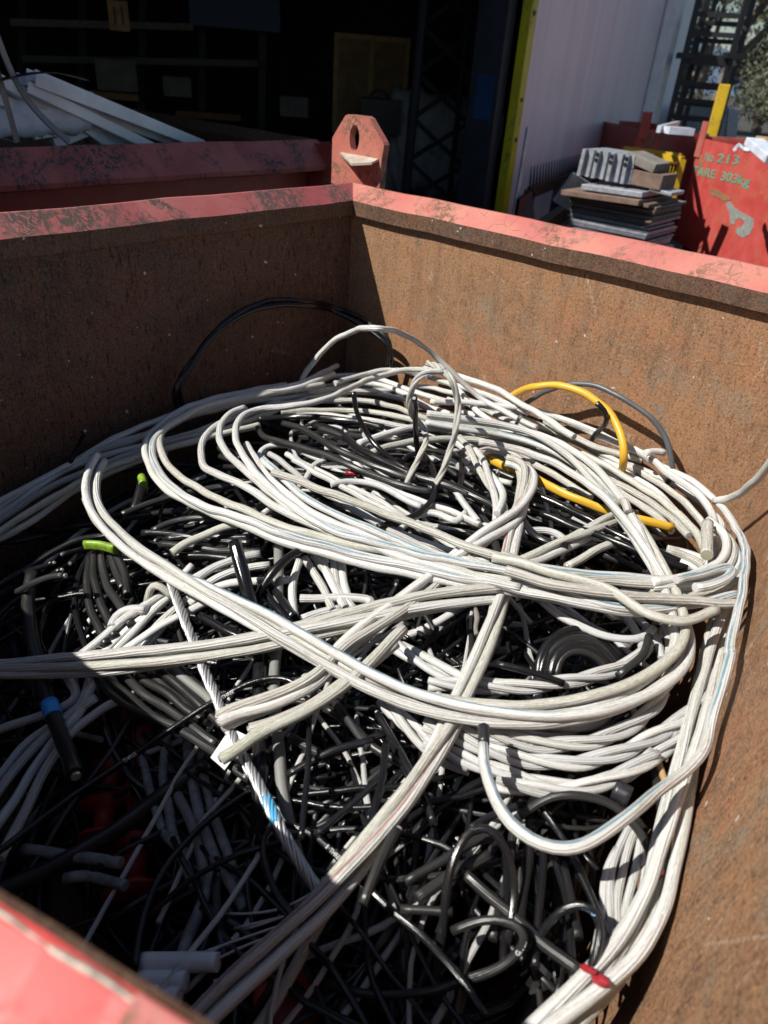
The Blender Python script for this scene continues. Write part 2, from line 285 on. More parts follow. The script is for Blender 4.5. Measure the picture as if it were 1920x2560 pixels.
# ---- heap surface (z relative to rim) in bin coordinates
SP=np.array([(.1,.1,-.60),(0,.5,-.57),(0,.8,-.56),(0,1.3,-.64),(0,1.8,-.8),(.4,.0,-.56),(.75,.05,-.54),(1.4,.05,-.56),(.7,.6,-.50),(1.3,.6,-.50),(1.6,.9,-.55),
 (.4,1.0,-.57),(.5,1.35,-.66),(.9,1.1,-.56),(1.1,1.3,-.62),(1.45,1.25,-.60),(1.0,1.6,-.78),(.5,1.7,-.85),(1.75,1.4,-.60),(1.5,1.7,-.72),(1.2,.9,-.51),(.8,.85,-.51)])
def S(a,b):
    w=np.exp(-((a-SP[:,0])**2+(b-SP[:,1])**2)/(2*.21**2))+1e-9; return float((w*SP[:,2]).sum()/w.sum())
def pt(c,x,y,off=0.):
    px,py=PX(c,x,y) if isinstance(c,str) else (x,y); z=-.5+(0 if isinstance(off,tuple) else off)
    if isinstance(off,tuple):
        kind,d=off
        if kind=='w1': return onplane(px,py,W3D(d,0,0),DB)
        if kind=='w2': return onplane(px,py,W3D(0,d,0),DA)
        if kind=='w3':                                  # wall 3 plane, d inside it
            n=np.array([1,-.235,0]); n=n[0]*DB+n[1]*DA+np.array([0,0,-.14]); n/=np.linalg.norm(n)
            return onplane(px,py,W3D(1.54,0,0)-n*d,n)
        if kind=='z': return onz(px,py,d)
    for _ in range(30):
        p=onz(px,py,z); a,b,_z=toab(p); z=z*.5+.5*(S(a,b)+off)
    p=onz(px,py,z); a,b,_z=toab(p)
    p=p.copy(); 
    if a<.035: p+=DB*(.035-a)
    if b<.035: p+=DA*(.035-b)
    am=1.54+.235*b-.012
    if a>am+.14*_z: p-=DB*(a-am-.14*_z)
    return p
def path(c,pts,off,step=.012):
    return catmull([pt(c if len(q)<4 else q[3],q[0],q[1],(q[2] if len(q)>2 and q[2] is not None else 0.)+off if not (len(q)>2 and isinstance(q[2],tuple)) else q[2]) for q in pts],step)
def cut_end(o,P,r,first,metal='core_metal'):
    T=(P[0]-P[1]) if first else (P[-1]-P[-2]); T=T/np.linalg.norm(T); e=P[0] if first else P[-1]
    m=MB(); m.lathe([(-.004,r*.62),(.0035,r*.62),(.0045,r*.5)],e,T,10); m.build('cut_end',metal,o)
def cable(c,pts,mat,r,off,label,group=None,ends='',name='cable',cat='cable',step=.012,**k):
    if mat in ('black_sheath','black_glossy','black_dusty','grey_jacket') and not (len(pts[0])>2 and isinstance(pts[0][2],tuple)): r*={'D':.74,'E':.68,'F':.66,'A':.84,'B':.92}.get(c,.9)
    if mat in ('white_sheath','grey_white','white_dirty') and c in ('D',): r*=.88
    if name=='cable': name={'w':'white_cable','b':'black_cable','y':'yellow_cable'}.get(mat[0] if 'grey_w' not in mat else 'w','grey_cable')
    k.setdefault('jit',.0016); P=path(c,pts,off,step); o=sweep(name,P,r,mat,**k); tag(o,label,cat,group)
    if 'a' in ends: cut_end(o,P,r,True)
    if 'b' in ends: cut_end(o,P,r,False)
    o['_']=0; del o['_']; PATHS.append((o,P,r)); return o,P
PATHS=[]
def bundle(c,pts,n,mats,r,off,label,turn=1.3,spread=1.12,group=None,ends='',name='twisted_cable',cat='cable bundle',loose=.25,ph0=None,part='cable_core',step=.012):
    P=path(c,pts,off,step); T,N,B=frames(P); L=np.concatenate([[0],np.cumsum(np.linalg.norm(np.diff(P,axis=0),axis=1))])
    root=empty(name,tuple(P[0]),label=label,cat=cat,group=group); bpy.context.view_layer.update()
    R0={1:0,2:1.0,3:1.155,4:1.42,5:1.7,6:2.0,7:2.3,8:2.62}[n]*r*spread; out=[]
    for i in range(n):
        ph=(ph0 if ph0 is not None else 0.)+2*math.pi*i/n; q=rng.rand(2)*6.28
        an=ph+L/turn*2*math.pi+loose*np.sin(L*3.1+q[0]); RR=R0*(1+loose*.35*np.sin(L*4.3+q[1]))
        Q=P+(np.cos(an)*RR)[:,None]*N+(np.sin(an)*RR)[:,None]*B
        s=slice(int(rng.rand()*3) if 'a' in ends else 0,None)
        o=sweep(part,Q[s],r,mats[i%len(mats)],root,sides=10,jit=.0007,voff=rng.rand() if mats[i%len(mats)]!='white_blue' else 0.); out.append((o,Q[s]))
        if 'b' in ends: cut_end(o,Q,r,False)
        if 'a' in ends: cut_end(o,Q[s],r,True)
    return root,out,P
WR=.0092


# ------------------------------------------------------------------ ground
m=MB(); m.v=[(-250,-60,0),(250,-60,0),(250,400,0),(-250,400,0)]; m.f=[(0,1,2,3)]
g=m.build('ground','asphalt',fix=False); tag(g,kind='structure')

# ------------------------------------------------------------------ bins
def pt2(a,b,z): return W3D(a,b,z)
def rim_profile(s=1.): return [(0,-.045),(0,0),(.05*s,.045),(.062*s,.045),(.165*s,-.065),(.160*s,-.085),(.03,-.11),(.03,-.045)]
NEARP=[(0,-.045),(0,0),(.006,.0028),(.012,.0025),(.20,-.045),(.19,-.085),(.03,-.11),(.03,-.045)]
def offset_corner(K,i,d):
    n=len(K); p0=np.array(K[i-1]); p1=np.array(K[i]); p2=np.array(K[(i+1)%n])
    def nrm(a,b): e=(b-a)/np.linalg.norm(b-a); return np.array([e[1],-e[0]])
    n1=nrm(p0,p1); n2=nrm(p1,p2); k=n1+n2; return p1+k*d/(1+n1@n2)
def make_bin(name,K,top,bot,label,group,lean,rimmats,inmats,outmat,org,prof=None):
    """K: corner points (a,b) of the rim's inner edge, going round so that 'outward' is on the right-hand side"""
    root=empty(name,tuple(org),label=label,cat='scrap bin',group=group)
    prof=prof or rim_profile(); n=len(K)
    base=prof
    for i in range(n):
        m=MB(); j=(i+1)%n; prof=NEARP if rimmats[i]=='near_paint' else base
        for t,(d,z) in enumerate(prof):
            A=offset_corner(K,i,d); B=offset_corner(K,j,d); e=(B-A)/np.linalg.norm(B-A)
            steps=14
            for s in range(steps+1):
                q=A+(B-A)*s/steps; wz=.0015*math.sin(s*2.3+i)+.001*math.sin(s*5.1)
                m.v.append(tuple(W3D(q[0],q[1],top+z+wz)))
        ns=steps+1; npf=len(prof)
        for t in range(npf):
            for s in range(steps): m.f.append((t*ns+s,t*ns+s+1,((t+1)%npf)*ns+s+1,((t+1)%npf)*ns+s))
        m.f.append(tuple(t*ns for t in range(npf))); m.f.append(tuple(t*ns+steps for t in range(npf)))
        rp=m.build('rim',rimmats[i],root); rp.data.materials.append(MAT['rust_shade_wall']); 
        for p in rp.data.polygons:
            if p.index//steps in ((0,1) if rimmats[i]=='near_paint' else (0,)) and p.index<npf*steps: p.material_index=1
    for i in range(n):
        # wall panel: inner sheet 2 cm outside the rim's inner edge, leaning in by `lean`
        j=(i+1)%n; A=offset_corner(K,i,.02); B=offset_corner(K,j,.02); A2=offset_corner(K,i,.026); B2=offset_corner(K,j,.026)
        h=top-bot; k=lean[i]
        Ai=offset_corner(K,i,.02-k*h); Bi=offset_corner(K,j,.02-k*h)
        ex=B-A; L=np.linalg.norm(ex); ex=ex/L; ang=math.atan2(*(lambda v:(v[1],v[0]))((ex[0]*DB+ex[1]*DA)[:2]))
        o_=W3D(A[0],A[1],bot)
        M=Matrix.Rotation(ang,4,'Z'); M.translation=Vector(o_); Mi=M.inverted()
        m=MB(); zt=top-.046
        P=[W3D(*Ai,bot),W3D(*Bi,bot),W3D(B[0],B[1],zt),W3D(A[0],A[1],zt)]
        out=(ex[1]*DB-ex[0]*DA)*.006
        P=[Vector(Mi@Vector(p)) for p in P]; outv=M.to_3x3().inverted()@Vector(out)
        m.quadbox([P[0],P[1],P[1]+outv,P[0]+outv,P[3],P[2],P[2]+outv,P[3]+outv])
        w=m.build('side_panel',inmats[i]); w.matrix_world=M; bpy.context.view_layer.update()
        w.parent=root; w.matrix_parent_inverse=Matrix.Translation(Vector(org)).inverted()
    m=MB(); Kf=[W3D(*offset_corner(K,i,.024),bot+.01) for i in range(n)]; m.prism(Kf,(0,0,.008)); m.build('bin_floor','rust_dark',root)
    return root
# bin 1: the one full of cable.  corners in order so outward is to the right of travel
K1=[(0,1.97),(0,0),(1.54,0),(1.948,1.738),(1.35,1.902)]
K1=K1[::-1]
def chk(K):
    a=0
    for i in range(len(K)): x0,y0=K[i]; x1,y1=K[(i+1)%len(K)]; a+=x0*y1-x1*y0
    return a
if chk(K1)<0: K1=K1[::-1]
# outward normal (e1,-e0) points right of travel for a ccw loop in (a,b)
iW={}
for i,(p,q) in enumerate(zip(K1,K1[1:]+K1[:1])):
    s={p,q}
    iW[i]='w1' if s=={(0,1.97),(0,0)} else 'w2' if s=={(0,0),(1.54,0)} else 'w3' if s=={(1.54,0),(1.948,1.738)} else 'w4'
lean=[{'w1':.0,'w2':.0,'w3':.14,'w4':.0}[iW[i]] for i in range(5)]
rm=[{'w1':'rim_paint_left','w2':'rim_paint','w3':'rim_paint','w4':'near_paint'}[iW[i]] for i in range(5)]
bin1=make_bin('scrap_bin',K1,0,-1.05,'rust-streaked red steel bin filled with a tangled heap of white and black cable','red steel scrap bins',lean,rm,[{'w1':'rust_back_wall_shaded'}.get(iW[i],'rust_wall') for i in range(5)],'dark_red_paint',W3D(.8,.9,-1.25))
# lifting lug at the far corner
lg=MB(); b0=-.215
out=[(828,458),(831,345),(836,335),(864,288),(871,286),(916,291),(924,297),(957,355),(960,363),(953,408),(948,478)]
pl=[onplane(x,y,W3D(0,b0,0),DA) for x,y in out]; hc=onplane(886,346,W3D(0,b0,0),DA)
hole=[hc+DB*.024*math.cos(t)+np.array([0,0,.043*math.sin(t)]) for t in np.linspace(0,2*math.pi,28,endpoint=False)]
me=bpy.data.meshes.new('lifting_lug'); bm=bmesh.new()
def loopv(pts): 
    vs=[bm.verts.new(tuple(p)) for p in pts]; return vs,[bm.edges.new((vs[i],vs[(i+1)%len(vs)])) for i in range(len(vs))]
v1,e1=loopv(pl); v2,e2=loopv(hole); res=bmesh.ops.triangle_fill(bm,edges=e1+e2,use_beauty=True)
ff=[f for f in bm.faces if (f.calc_center_median()-Vector(hc)).length>.02]
ext=bmesh.ops.extrude_face_region(bm,geom=bm.faces[:]); bmesh.ops.translate(bm,verts=[v for v in ext['geom'] if isinstance(v,bmesh.types.BMVert)],vec=Vector(-DA*.030))
bmesh.ops.recalc_face_normals(bm,faces=bm.faces); bm.to_mesh(me); bm.free(); lug=link('lifting_lug',me,'rim_paint',bin1)
m=MB(); z0=toab(onplane(850,380,W3D(0,b0,0),DA)); z1=toab(onplane(947,392,W3D(0,b0,0),DA))
m.prism([W3D(z0[0],b0,z0[2]),W3D(z1[0],b0,z0[2]),W3D(z1[0],b0+.035,z0[2]-.01),W3D((z0[0]+z1[0])/2+.03,b0+.07,z0[2]-.02)],(0,0,-.008)); m.build('brace_plate','worn_steel',lug)
m=MB(); m.box(0,0,0,0,0,0); m=MB()
m.quadbox([W3D(-.33,-.235,-.9),W3D(-.08,-.235,-.9),W3D(-.08,-.17,-.9),W3D(-.33,-.17,-.9),W3D(-.33,-.235,-.03),W3D(-.08,-.235,-.03),W3D(-.08,-.17,-.03),W3D(-.33,-.17,-.03)]); m.build('corner_post','dark_red_paint',bin1)
# overlapping plate on the near rim, beyond the weld
m=MB(); e=np.array([1.948-1.35,1.738-1.902]); e/=np.linalg.norm(e); nn=np.array([-e[1],e[0]])
q0=np.array([1.35,1.902])+e*.236
def RW(s,d,z): q=q0+e*s+nn*d; return W3D(q[0],q[1],z)
m.prism([RW(0,.006,.0065),RW(.33,.006,.0065),RW(.33,.030,.001),RW(0,.030,.001)],(0,0,-.006)); m.build('weld_plate','rim_paint',bin1,bevel=.002)
m=MB(); P=catmull([RW(s,.010+.0008*math.sin(s*90),.0022) for s in np.linspace(-.30,.30,44)],.004)
wb=sweep('weld_bead',P,.0022,'weld_grey',bin1,sides=8,wob=.4)
# bin 2 behind
b2c=-.93; a_in=-1.245
K2=[(a_in,b2c+0.0),(a_in,1.9),(-2.72,1.9),(-2.72,b2c)]
if chk(K2)<0: K2=K2[::-1]
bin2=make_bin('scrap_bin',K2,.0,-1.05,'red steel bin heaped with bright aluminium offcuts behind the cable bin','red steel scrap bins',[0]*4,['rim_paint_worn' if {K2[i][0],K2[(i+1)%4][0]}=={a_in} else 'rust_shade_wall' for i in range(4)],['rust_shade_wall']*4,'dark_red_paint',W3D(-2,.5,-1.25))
# outer skin & corner post of bin 2 facing the camera
m=MB(); m.quadbox([W3D(-1.222,b2c-.02,-1.05),W3D(-1.21,b2c-.02,-1.05),W3D(-1.21,1.9,-1.05),W3D(-1.222,1.9,-1.05),W3D(-1.222,b2c-.02,-.10),W3D(-1.21,b2c-.02,-.10),W3D(-1.21,1.9,-.10),W3D(-1.222,1.9,-.10)]); m.build('outer_skin','dark_red_paint',bin2)
m=MB(); m.quadbox([W3D(-1.22,-1.13,-1.05),W3D(-1.03,-1.13,-1.05),W3D(-1.03,-.96,-1.05),W3D(-1.22,-.96,-1.05),W3D(-1.22,-1.13,.03),W3D(-1.03,-1.13,.03),W3D(-1.03,-.96,.03),W3D(-1.22,-.96,.03)]); m.build('corner_post','dark_red_paint',bin2,bevel=.004)

# aluminium offcuts in bin 2
def zp(c,x,y,z): q=PX(c,x,y); return Vector(onplane(q[0],q[1],W3D(-1.62+.5*min(z,.6),0,0),DB))
def strip(name,pts,w,t,mat,label,grp=None,cat='metal offcut',c='L',upv=(0,0,1)):
    P=catmull([(Vector(onplane(*PX('L',p[0],p[1]),W3D(-1.33,0,0),DB)) if 'strip' in name else zp(c,*p)) for p in pts],.03); T,N,B=frames(P); m=MB(); n=len(P)
    for i in range(n):
        for sx,sy in ((-1,-1),(1,-1),(1,1),(-1,1)): m.v.append(tuple(P[i]+B[i]*sx*w/2+N[i]*sy*t/2))
    for i in range(n-1):
        for k in range(4): j=(k+1)%4; m.f.append((i*4+k,i*4+j,i*4+4+j,i*4+4+k))
    m.f.append((3,2,1,0)); e=(n-1)*4; m.f.append((e,e+1,e+2,e+3)); o=m.build(name,mat); return tag(o,label,cat,grp)
def channel(pts,w,label,mat='alu_bright',ribs=3):
    p,q=[zp('L',*x) for x in pts]; d=(q-p).normalized(); s=d.cross(Vector((0,0,1))).normalized(); u=s.cross(d).normalized()
    root=empty('aluminium_profile',tuple(p),label=label,cat='metal offcut',group='aluminium offcuts in the rear bin')
    m=MB(); m.bar(p,q,w,.004,upv=tuple(u)); m.build('web',mat,root)
    for k in range(ribs):
        m=MB(); of=s*(-w/2+w*k/(ribs-1)); m.bar(p+of+u*.02,q+of+u*.02,.006,.04,upv=tuple(u)); m.build('flange',mat,root)
channel([(110,365,.27),(1000,700,-.06)],.12,'wide aluminium channel running from the top left down to the bin rim')
channel([(130,345,.30),(860,640,.0)],.05,'narrow bright aluminium bar lying along the upper edge of the heap',ribs=2)
channel([(60,390,.22),(700,690,-.05)],.16,'ribbed aluminium tray section beneath the plastic film')
channel([(300,540,.08),(520,700,-.05)],.10,'short aluminium channel in the middle of the rear bin')
channel([(240,640,.05),(440,560,.10)],.03,'thin aluminium angle sticking up just over the rear rim',ribs=2)
channel([(-100,330,.28),(420,610,.0)],.09,'pale aluminium length disappearing under the wrapped bundle')
for k,(x0,y0,x1,y1,w_) in enumerate([(150,420,780,640,.03),(240,520,640,680,.02),(60,470,560,640,.025),(-50,440,300,560,.05),(330,455,930,665,.018),(20,500,260,470,.02),(150,600,400,560,.012)]):
    channel([(x0,y0,.2-.1*(k%3)),(x1,y1,.0)],w_,['slim bright aluminium bar in the middle of the rear heap','thin aluminium bar low in the rear heap','narrow aluminium bar under the tray section','short broad aluminium piece at the far left of the heap','thin aluminium edge strip along the outer side of the heap','little aluminium bar poking out left of the wrapped bundle','tiny aluminium bar just above the rear rim'][k],ribs=2)
P=catmull([zp('L',*p) for p in [(-160,560,.12),(0,530,.14),(150,505,.16),(300,490,.17),(412,462,.17)]],.03)
o=sweep('wrapped_bundle',P,.055,'film',sides=16,wob=.25,flat=.3); tag(o,'thick roll of plastic-wrapped profiles lying across the rear bin','wrapped bundle')
m=MB(); a,b_,c_,d_=zp('L',225,445,.2),zp('L',295,378,.26),zp('L',405,455,.19),zp('L',330,520,.16); m.prism([a,b_,c_,d_],(0,0,.004)); o=m.build('plastic_film','film'); tag(o,'torn sheet of clear plastic film standing up on the aluminium','plastic film')
strip('metal_strip',[(-60,20,.62),(0,190,.46),(55,330,.3),(110,430,.2),(180,505,.12),(300,615,-.02)],.034,.006,'strip_grey','long bent grey strip curving down from the top left onto the rim','bent strips in the rear bin')
strip('metal_strip',[(-40,230,.42),(0,340,.36),(35,470,.2),(75,615,.02)],.034,.006,'strip_grey','short bent grey strip at the far left of the rear bin','bent strips in the rear bin')
strip('metal_strip',[(-20,350,.3),(120,318,.3),(250,312,.29),(372,345,.25)],.05,.004,'black_steel','dark curled strip of film arching over the aluminium','bent strips in the rear bin')
for k,(x0,y0,x1,y1) in enumerate([(0,600,60,612),(210,610,330,580),(330,600,420,575),(800,600,880,607)]):
    o=strip('metal_sliver',[(x0,y0,.03),((x0+x1)/2,(y0+y1)/2-8,.045),(x1,y1,.04)],.012,.003,'alu_bright','small bright metal sliver peeping over the rear bin rim','metal slivers','metal sliver')

# ------------------------------------------------------------------ building
WD=np.array([.51,.86,0]); WD/=np.linalg.norm(WD); WN=np.array([WD[1],-WD[0],0]); P0=np.array([.854,7.0,0])
TOP=RIM+2.0
def B3(s,d,z): return Vector(P0+WD*s-WN*d+np.array([0,0,z]))      # s along the wall from the door jamb, d into the building, z above ground
def bbox(m,s0,s1,d0,d1,z0,z1): m.quadbox([B3(s0,d0,z0),B3(s1,d0,z0),B3(s1,d1,z0),B3(s0,d1,z0),B3(s0,d0,z1),B3(s1,d0,z1),B3(s1,d1,z1),B3(s0,d1,z1)])
shed=empty('workshop_building',tuple(B3(0,0,0)),label='open-fronted workshop with a dark interior and pale lilac metal cladding',cat='building')
LW=3.85
def lw(name,mat,*a,**k):
    m=MB(); ang=math.atan2(WD[1],WD[0]); M=Matrix.Rotation(ang,4,'Z'); M.translation=B3(0,0,0)
    s0,s1,d0,d1,z0,z1=a; m.box(s0,s1,d0,d1,z0,z1); o=m.build(name,mat,**k); o.matrix_world=M; bpy.context.view_layer.update(); o.parent=shed; o.matrix_parent_inverse=Matrix.Translation(B3(0,0,0)).inverted(); return o
lw('clad_wall','lilac_cladding',.05,LW,0,.08,0,TOP)
lw('clad_wall','white_cladding',LW+.24,LW+3.5,.55,.62,0,TOP+1.5)
lw('return_wall','white_cladding',LW+.0,LW+.05,.081,.6,0,TOP)
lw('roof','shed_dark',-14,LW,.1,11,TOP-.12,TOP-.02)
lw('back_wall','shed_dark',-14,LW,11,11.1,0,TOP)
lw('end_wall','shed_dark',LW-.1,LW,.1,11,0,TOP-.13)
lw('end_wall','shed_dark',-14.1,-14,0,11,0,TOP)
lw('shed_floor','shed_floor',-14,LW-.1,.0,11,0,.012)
lw('roof_fascia','lilac_cladding',-14,.05,.0,.09,TOP-.42,TOP-.002)
lw('jamb','navy_steel',-.22,-.07,.1,.36,0,TOP-.15)
lw('jamb_patch','blue_steel',-.2205,-.16,.14,.30,1.30,1.62)
lw('door_guard','yellow_paint',-.07,.048,-.03,.05,0,TOP-.43)
lw('downpipe','downpipe_paint',LW-.12,LW+.18,-.16,-.005,0,TOP+1.5,bevel=.03)
for z in (.55,1.15,1.45,2.05):
    for q in (.0,.035):
        lw('bolt_hole','black_steel',-.03+q*.6,-.012+q*.6,-.036,-.0305,z,z+.03)
# lattice tower inside the door
def P3(px,py,dist): return Vector(atdist(px,py,dist))
tw=empty('lattice_tower',tuple(P3(1035,480,8.2)),label='dark blue-grey lattice steel tower standing just inside the workshop door',cat='tower')
m1=MB(); 
cl=[P3(1066,-60,7.9),P3(1012,500,7.9)]; cr=[P3(1210,-60,8.2),P3(1148,520,8.2)]; cb=[P3(1180,-60,8.6),P3(1120,520,8.6)]
for pr,rr in ((cl,.05),(cr,.035),(cb,.03)):
    m=MB(); m.tube(pr[0],pr[1],rr); m.build('chord','navy_steel',tw,smooth=False)
def lerp(a,b,t): return a+(b-a)*t
for k in range(5):
    t0=k/5; t1=(k+1)/5
    m=MB(); m.bar(lerp(*cl,t0),lerp(*cr,t1),.035); m.build('brace','navy_steel',tw)
    m=MB(); m.bar(lerp(*cr,t0),lerp(*cl,t1),.035); m.build('brace','navy_steel',tw)
# interior items
def ibox(name,x0,y0,x1,y1,dist,depth,mat,label,cat,grp=None,frame=None):
    """upright box whose front face fills photo rect x0..x1,y0..y1 at a distance"""
    bl=P3(x0,y1,dist); br=P3(x1,y1,dist); tl=P3(x0,y0,dist); zz=max(.6,min(tl.z,TOP-.3)); zb=bl.z
    ex=(br-bl); ex.z=0; w=ex.length; ex.normalize(); ey=Vector((-ex.y,ex.x,0))
    root=empty(name,(bl.x,bl.y,zb),label=label,cat=cat,group=grp)
    m=MB(); c=[bl,bl+ex*w,bl+ex*w+ey*depth,bl+ey*depth]; m.quadbox(c+[Vector((p.x,p.y,tl.z)) for p in c]); m.build('body',mat,root)
    if frame:
        h=tl.z-bl.z; t=.05
        for (u0,u1,v0,v1) in ((0,w,h-t,h),(0,w,0,t),(0,t,t,h-t),(w-t,w,t,h-t),(w/2-t/2,w/2+t/2,t,h-t)):
            m=MB(); c=[bl+ex*u0-ey*.02,bl+ex*u1-ey*.02,bl+ex*u1-ey*.001,bl+ex*u0-ey*.001]; m.quadbox([p+Vector((0,0,v0)) for p in c]+[p+Vector((0,0,v1)) for p in c]); m.build('batten',frame,root)
    return root
ibox('wooden_crate',830,80,1010,330,9.4,.7,'crate_ply','tall plywood crate with double panels standing in the dark workshop','crate',frame='wood')
ibox('storage_box',245,145,345,225,9.5,.4,'shed_item','pale cardboard-coloured box on the left workshop bench','box')
ibox('storage_box',410,190,480,240,9.7,.4,'shed_item','clear wrapped box in the middle of the workshop bench','box')
ibox('wooden_pallet_box',700,240,770,290,9.8,.4,'wood_grey','low grey timber box beside the tall crate','box')
ibox('framed_board',275,0,325,75,9.0,.05,'wood_red','small framed brown board on the workshop racking','board',frame='wood')
ibox('blue_panel',475,-60,700,62,10.5,.05,'blue_steel','large dark blue panel hanging high in the workshop','panel')
for k in range(5):
    x=60+k*150; m=MB(); m.bar(P3(x,-80,11),P3(x-4,320,11),.09); o=m.build('racking_post','navy_steel'); tag(o,'dark upright post of the workshop racking','post','racking posts')
for k,(y,c) in enumerate([(60,'wood_grey'),(150,'navy_steel'),(235,'wood'),(285,'orange_mesh')]):
    m=MB(); m.bar(P3([30,60,200,440][k],y-4,10.6),P3([480,640,345,600][k],y+8,10.6),.35,.07); o=m.build('rack_shelf',c); tag(o,['upper grey timber shelf of the workshop racking','dark steel shelf halfway up the racking','light timber shelf below the pale box','orange rack beam low behind the rear bin'][k],'shelf')
for k,(x,y,w,d) in enumerate([(1040,300,60,.25),(1075,345,90,.32),(1030,420,70,.3)]):
    c=P3(x+w/2,y,9.2); P=catmull([c+Vector((-.5,0,-.05)),c+Vector((-.1,-.05,.05)),c+Vector((.45,.05,-.08))],.05); o=sweep('bulk_bag',P,d,'bag_white',sides=18,wob=.25); tag(o,['smallest white bag on top of the pile behind the tower','large crumpled white bag behind the tower','lowest white bag at the foot of the tower'][k],'bag')
m=MB(); P=catmull([P3(925,240,8.8),P3(940,222,8.8),P3(960,224,8.8),P3(975,250,8.8)],.03); o=sweep('hose_loop',P,.012,'black_sheath'); tag(o,'thin black hose looped up in front of the plywood crate','hose')
o=ibox('machine',900,245,1000,330,8.7,.5,'black_steel','low black machine in front of the plywood crate','machine')
for x in (0,200,560): 
    pass
# pole and spiked rack by the wall
m=MB(); m.tube(P3(1321,318,6.1),P3(1284,545,6.0),.017,12); o=m.build('steel_pole','steel_pipe',smooth=False); tag(o,'thin galvanised pole leaning against the lilac wall beside the yellow guard','pole')
rk=empty('spiked_rack',tuple(P3(1330,480,6.4)),label='dark steel rack with a row of upright spikes along the lilac wall',cat='rack')
A=P3(1325,475,6.3); B=P3(1455,428,8.6)
for k in range(22):
    t=k/21; p=lerp(A,B,t); m=MB(); m.tube(p,p+Vector((-.02,0,.17)),.012,6,r2=.004); m.build('spike','black_steel',rk)
m=MB(); m.bar(A+Vector((0,0,-.02)),B+Vector((0,0,-.02)),.05,.08); m.build('rail','black_steel',rk)
m=MB(); m.bar(A+Vector((.1,-.1,-.28)),B+Vector((.1,-.1,-.2)),.08,.12); m.build('rail','black_steel',rk)
for t in (0,.5,1.): p=lerp(A,B,t); m=MB(); m.bar(p,Vector((p.x,p.y,0)),.08); m.build('upright','black_steel',rk)
m=MB(); m.prism([P3(1300,500,5.9),P3(1330,478,6.0),P3(1345,640,6.0),P3(1290,560,5.9)],(-.02,.05,0)); m.build('end_plate','black_steel',rk)

# stack of boards
BL=P3(1425,520,5.0); BL.z=0; ex=Vector(DB); ey=Vector(-DA)
def SPn(x,y,back=0.): return Vector(onplane(x,y,np.array(BL)+np.array(ey)*back,DA))
def along(x): p=SPn(x,520); p.z=0; return (p-BL).length
w=along(1632); dep=.46
st=empty('board_stack',tuple(BL),label='tall stack of weathered grey formwork boards beside the red bin',cat='stack of boards')
z=0.; zt=SPn(1450,478).z
while z<zt:
    t=random.choice([.008,.011,.014,.02]); o0=random.uniform(-.015,.015); o1=random.uniform(-.035,.02); y0=random.uniform(-.02,.02); y1=y0+random.uniform(-.03,.03)
    c=[BL+ex*o0+ey*y0,BL+ex*(w+o1)+ey*y1]; c+= [c[1]+ey*(dep+random.uniform(-.05,.05)),c[0]+ey*dep]
    m=MB(); m.quadbox([Vector((p.x,p.y,z)) for p in c]+[Vector((p.x,p.y,z+t*.86)) for p in c]); m.build('board',random.choice(['galv','galv_dark','galv','galv_dark','galv'] if z<zt*.90 else ['wood_grey','wood_red']),st); z+=t
r2=empty('trench_sheets',tuple(SPn(1500,440)),label='bundle of grey corrugated steel sheets with punched holes on top of the board stack',cat='steel sheets')
m=MB(); nst=14
TL,TR,bl,br=SPn(1457,372),SPn(1583,390),SPn(1441,438),SPn(1568,462)
for k in range(nst):
    a0=lerp(TL,TR,k/nst); a1=lerp(TL,TR,(k+.9)/nst); b0_=lerp(bl,br,k/nst); b1_=lerp(bl,br,(k+.9)/nst); dy=ey*[0,.035,.02,.05][k%4]
    m.quadbox([b0_+dy,b1_+dy,b1_+ey*.3,b0_+ey*.3,a0+dy,a1+dy,a1+ey*.3,a0+ey*.3])
m.build('sheet_pack','galv',r2)
for k in (4,8,12):
    for s_ in (.12,.32):
        p=lerp(lerp(TL,TR,(k+.45)/nst),lerp(bl,br,(k+.45)/nst),s_)-ey*.001; m=MB(); m.tube(p,p-ey*.004,.011,10); m.build('punched_hole','black_steel',r2)
for i_,(x0,y0,x1,y1,mt,lb,wd,hh) in enumerate([(1585,388,1655,420,'wood_grey','weathered timber offcut sloping down to the right on top of the stack',.22,.05),(1575,435,1672,455,'wood_red','red-brown timber block under the sloping offcut',.22,.08),(1490,462,1640,482,'galv','flat pack of grey sheets directly under the corrugated sheets',.4,.03),(1450,474,1640,500,'wood_red','brown boards forming the top course of the stack',.5,.03),(1640,470,1695,484,'galv','short grey sheet overhanging the right end of the stack',.2,.02)]):
    m=MB(); p,q=SPn(x0,y0,.15),SPn(x1,y1,.15); m.bar(p,q,wd,hh); o=m.build('loose_board',mt,bevel=.004); tag(o,lb,'board')
m=MB(); m.bar(P3(1405,515,5.3),P3(1455,445,5.3),.16,.03,upv=(-.3,.9,.2)); o=m.build('sheet_panel','grey_box'); tag(o,'dark grey panel leaning against the left end of the board stack','panel')

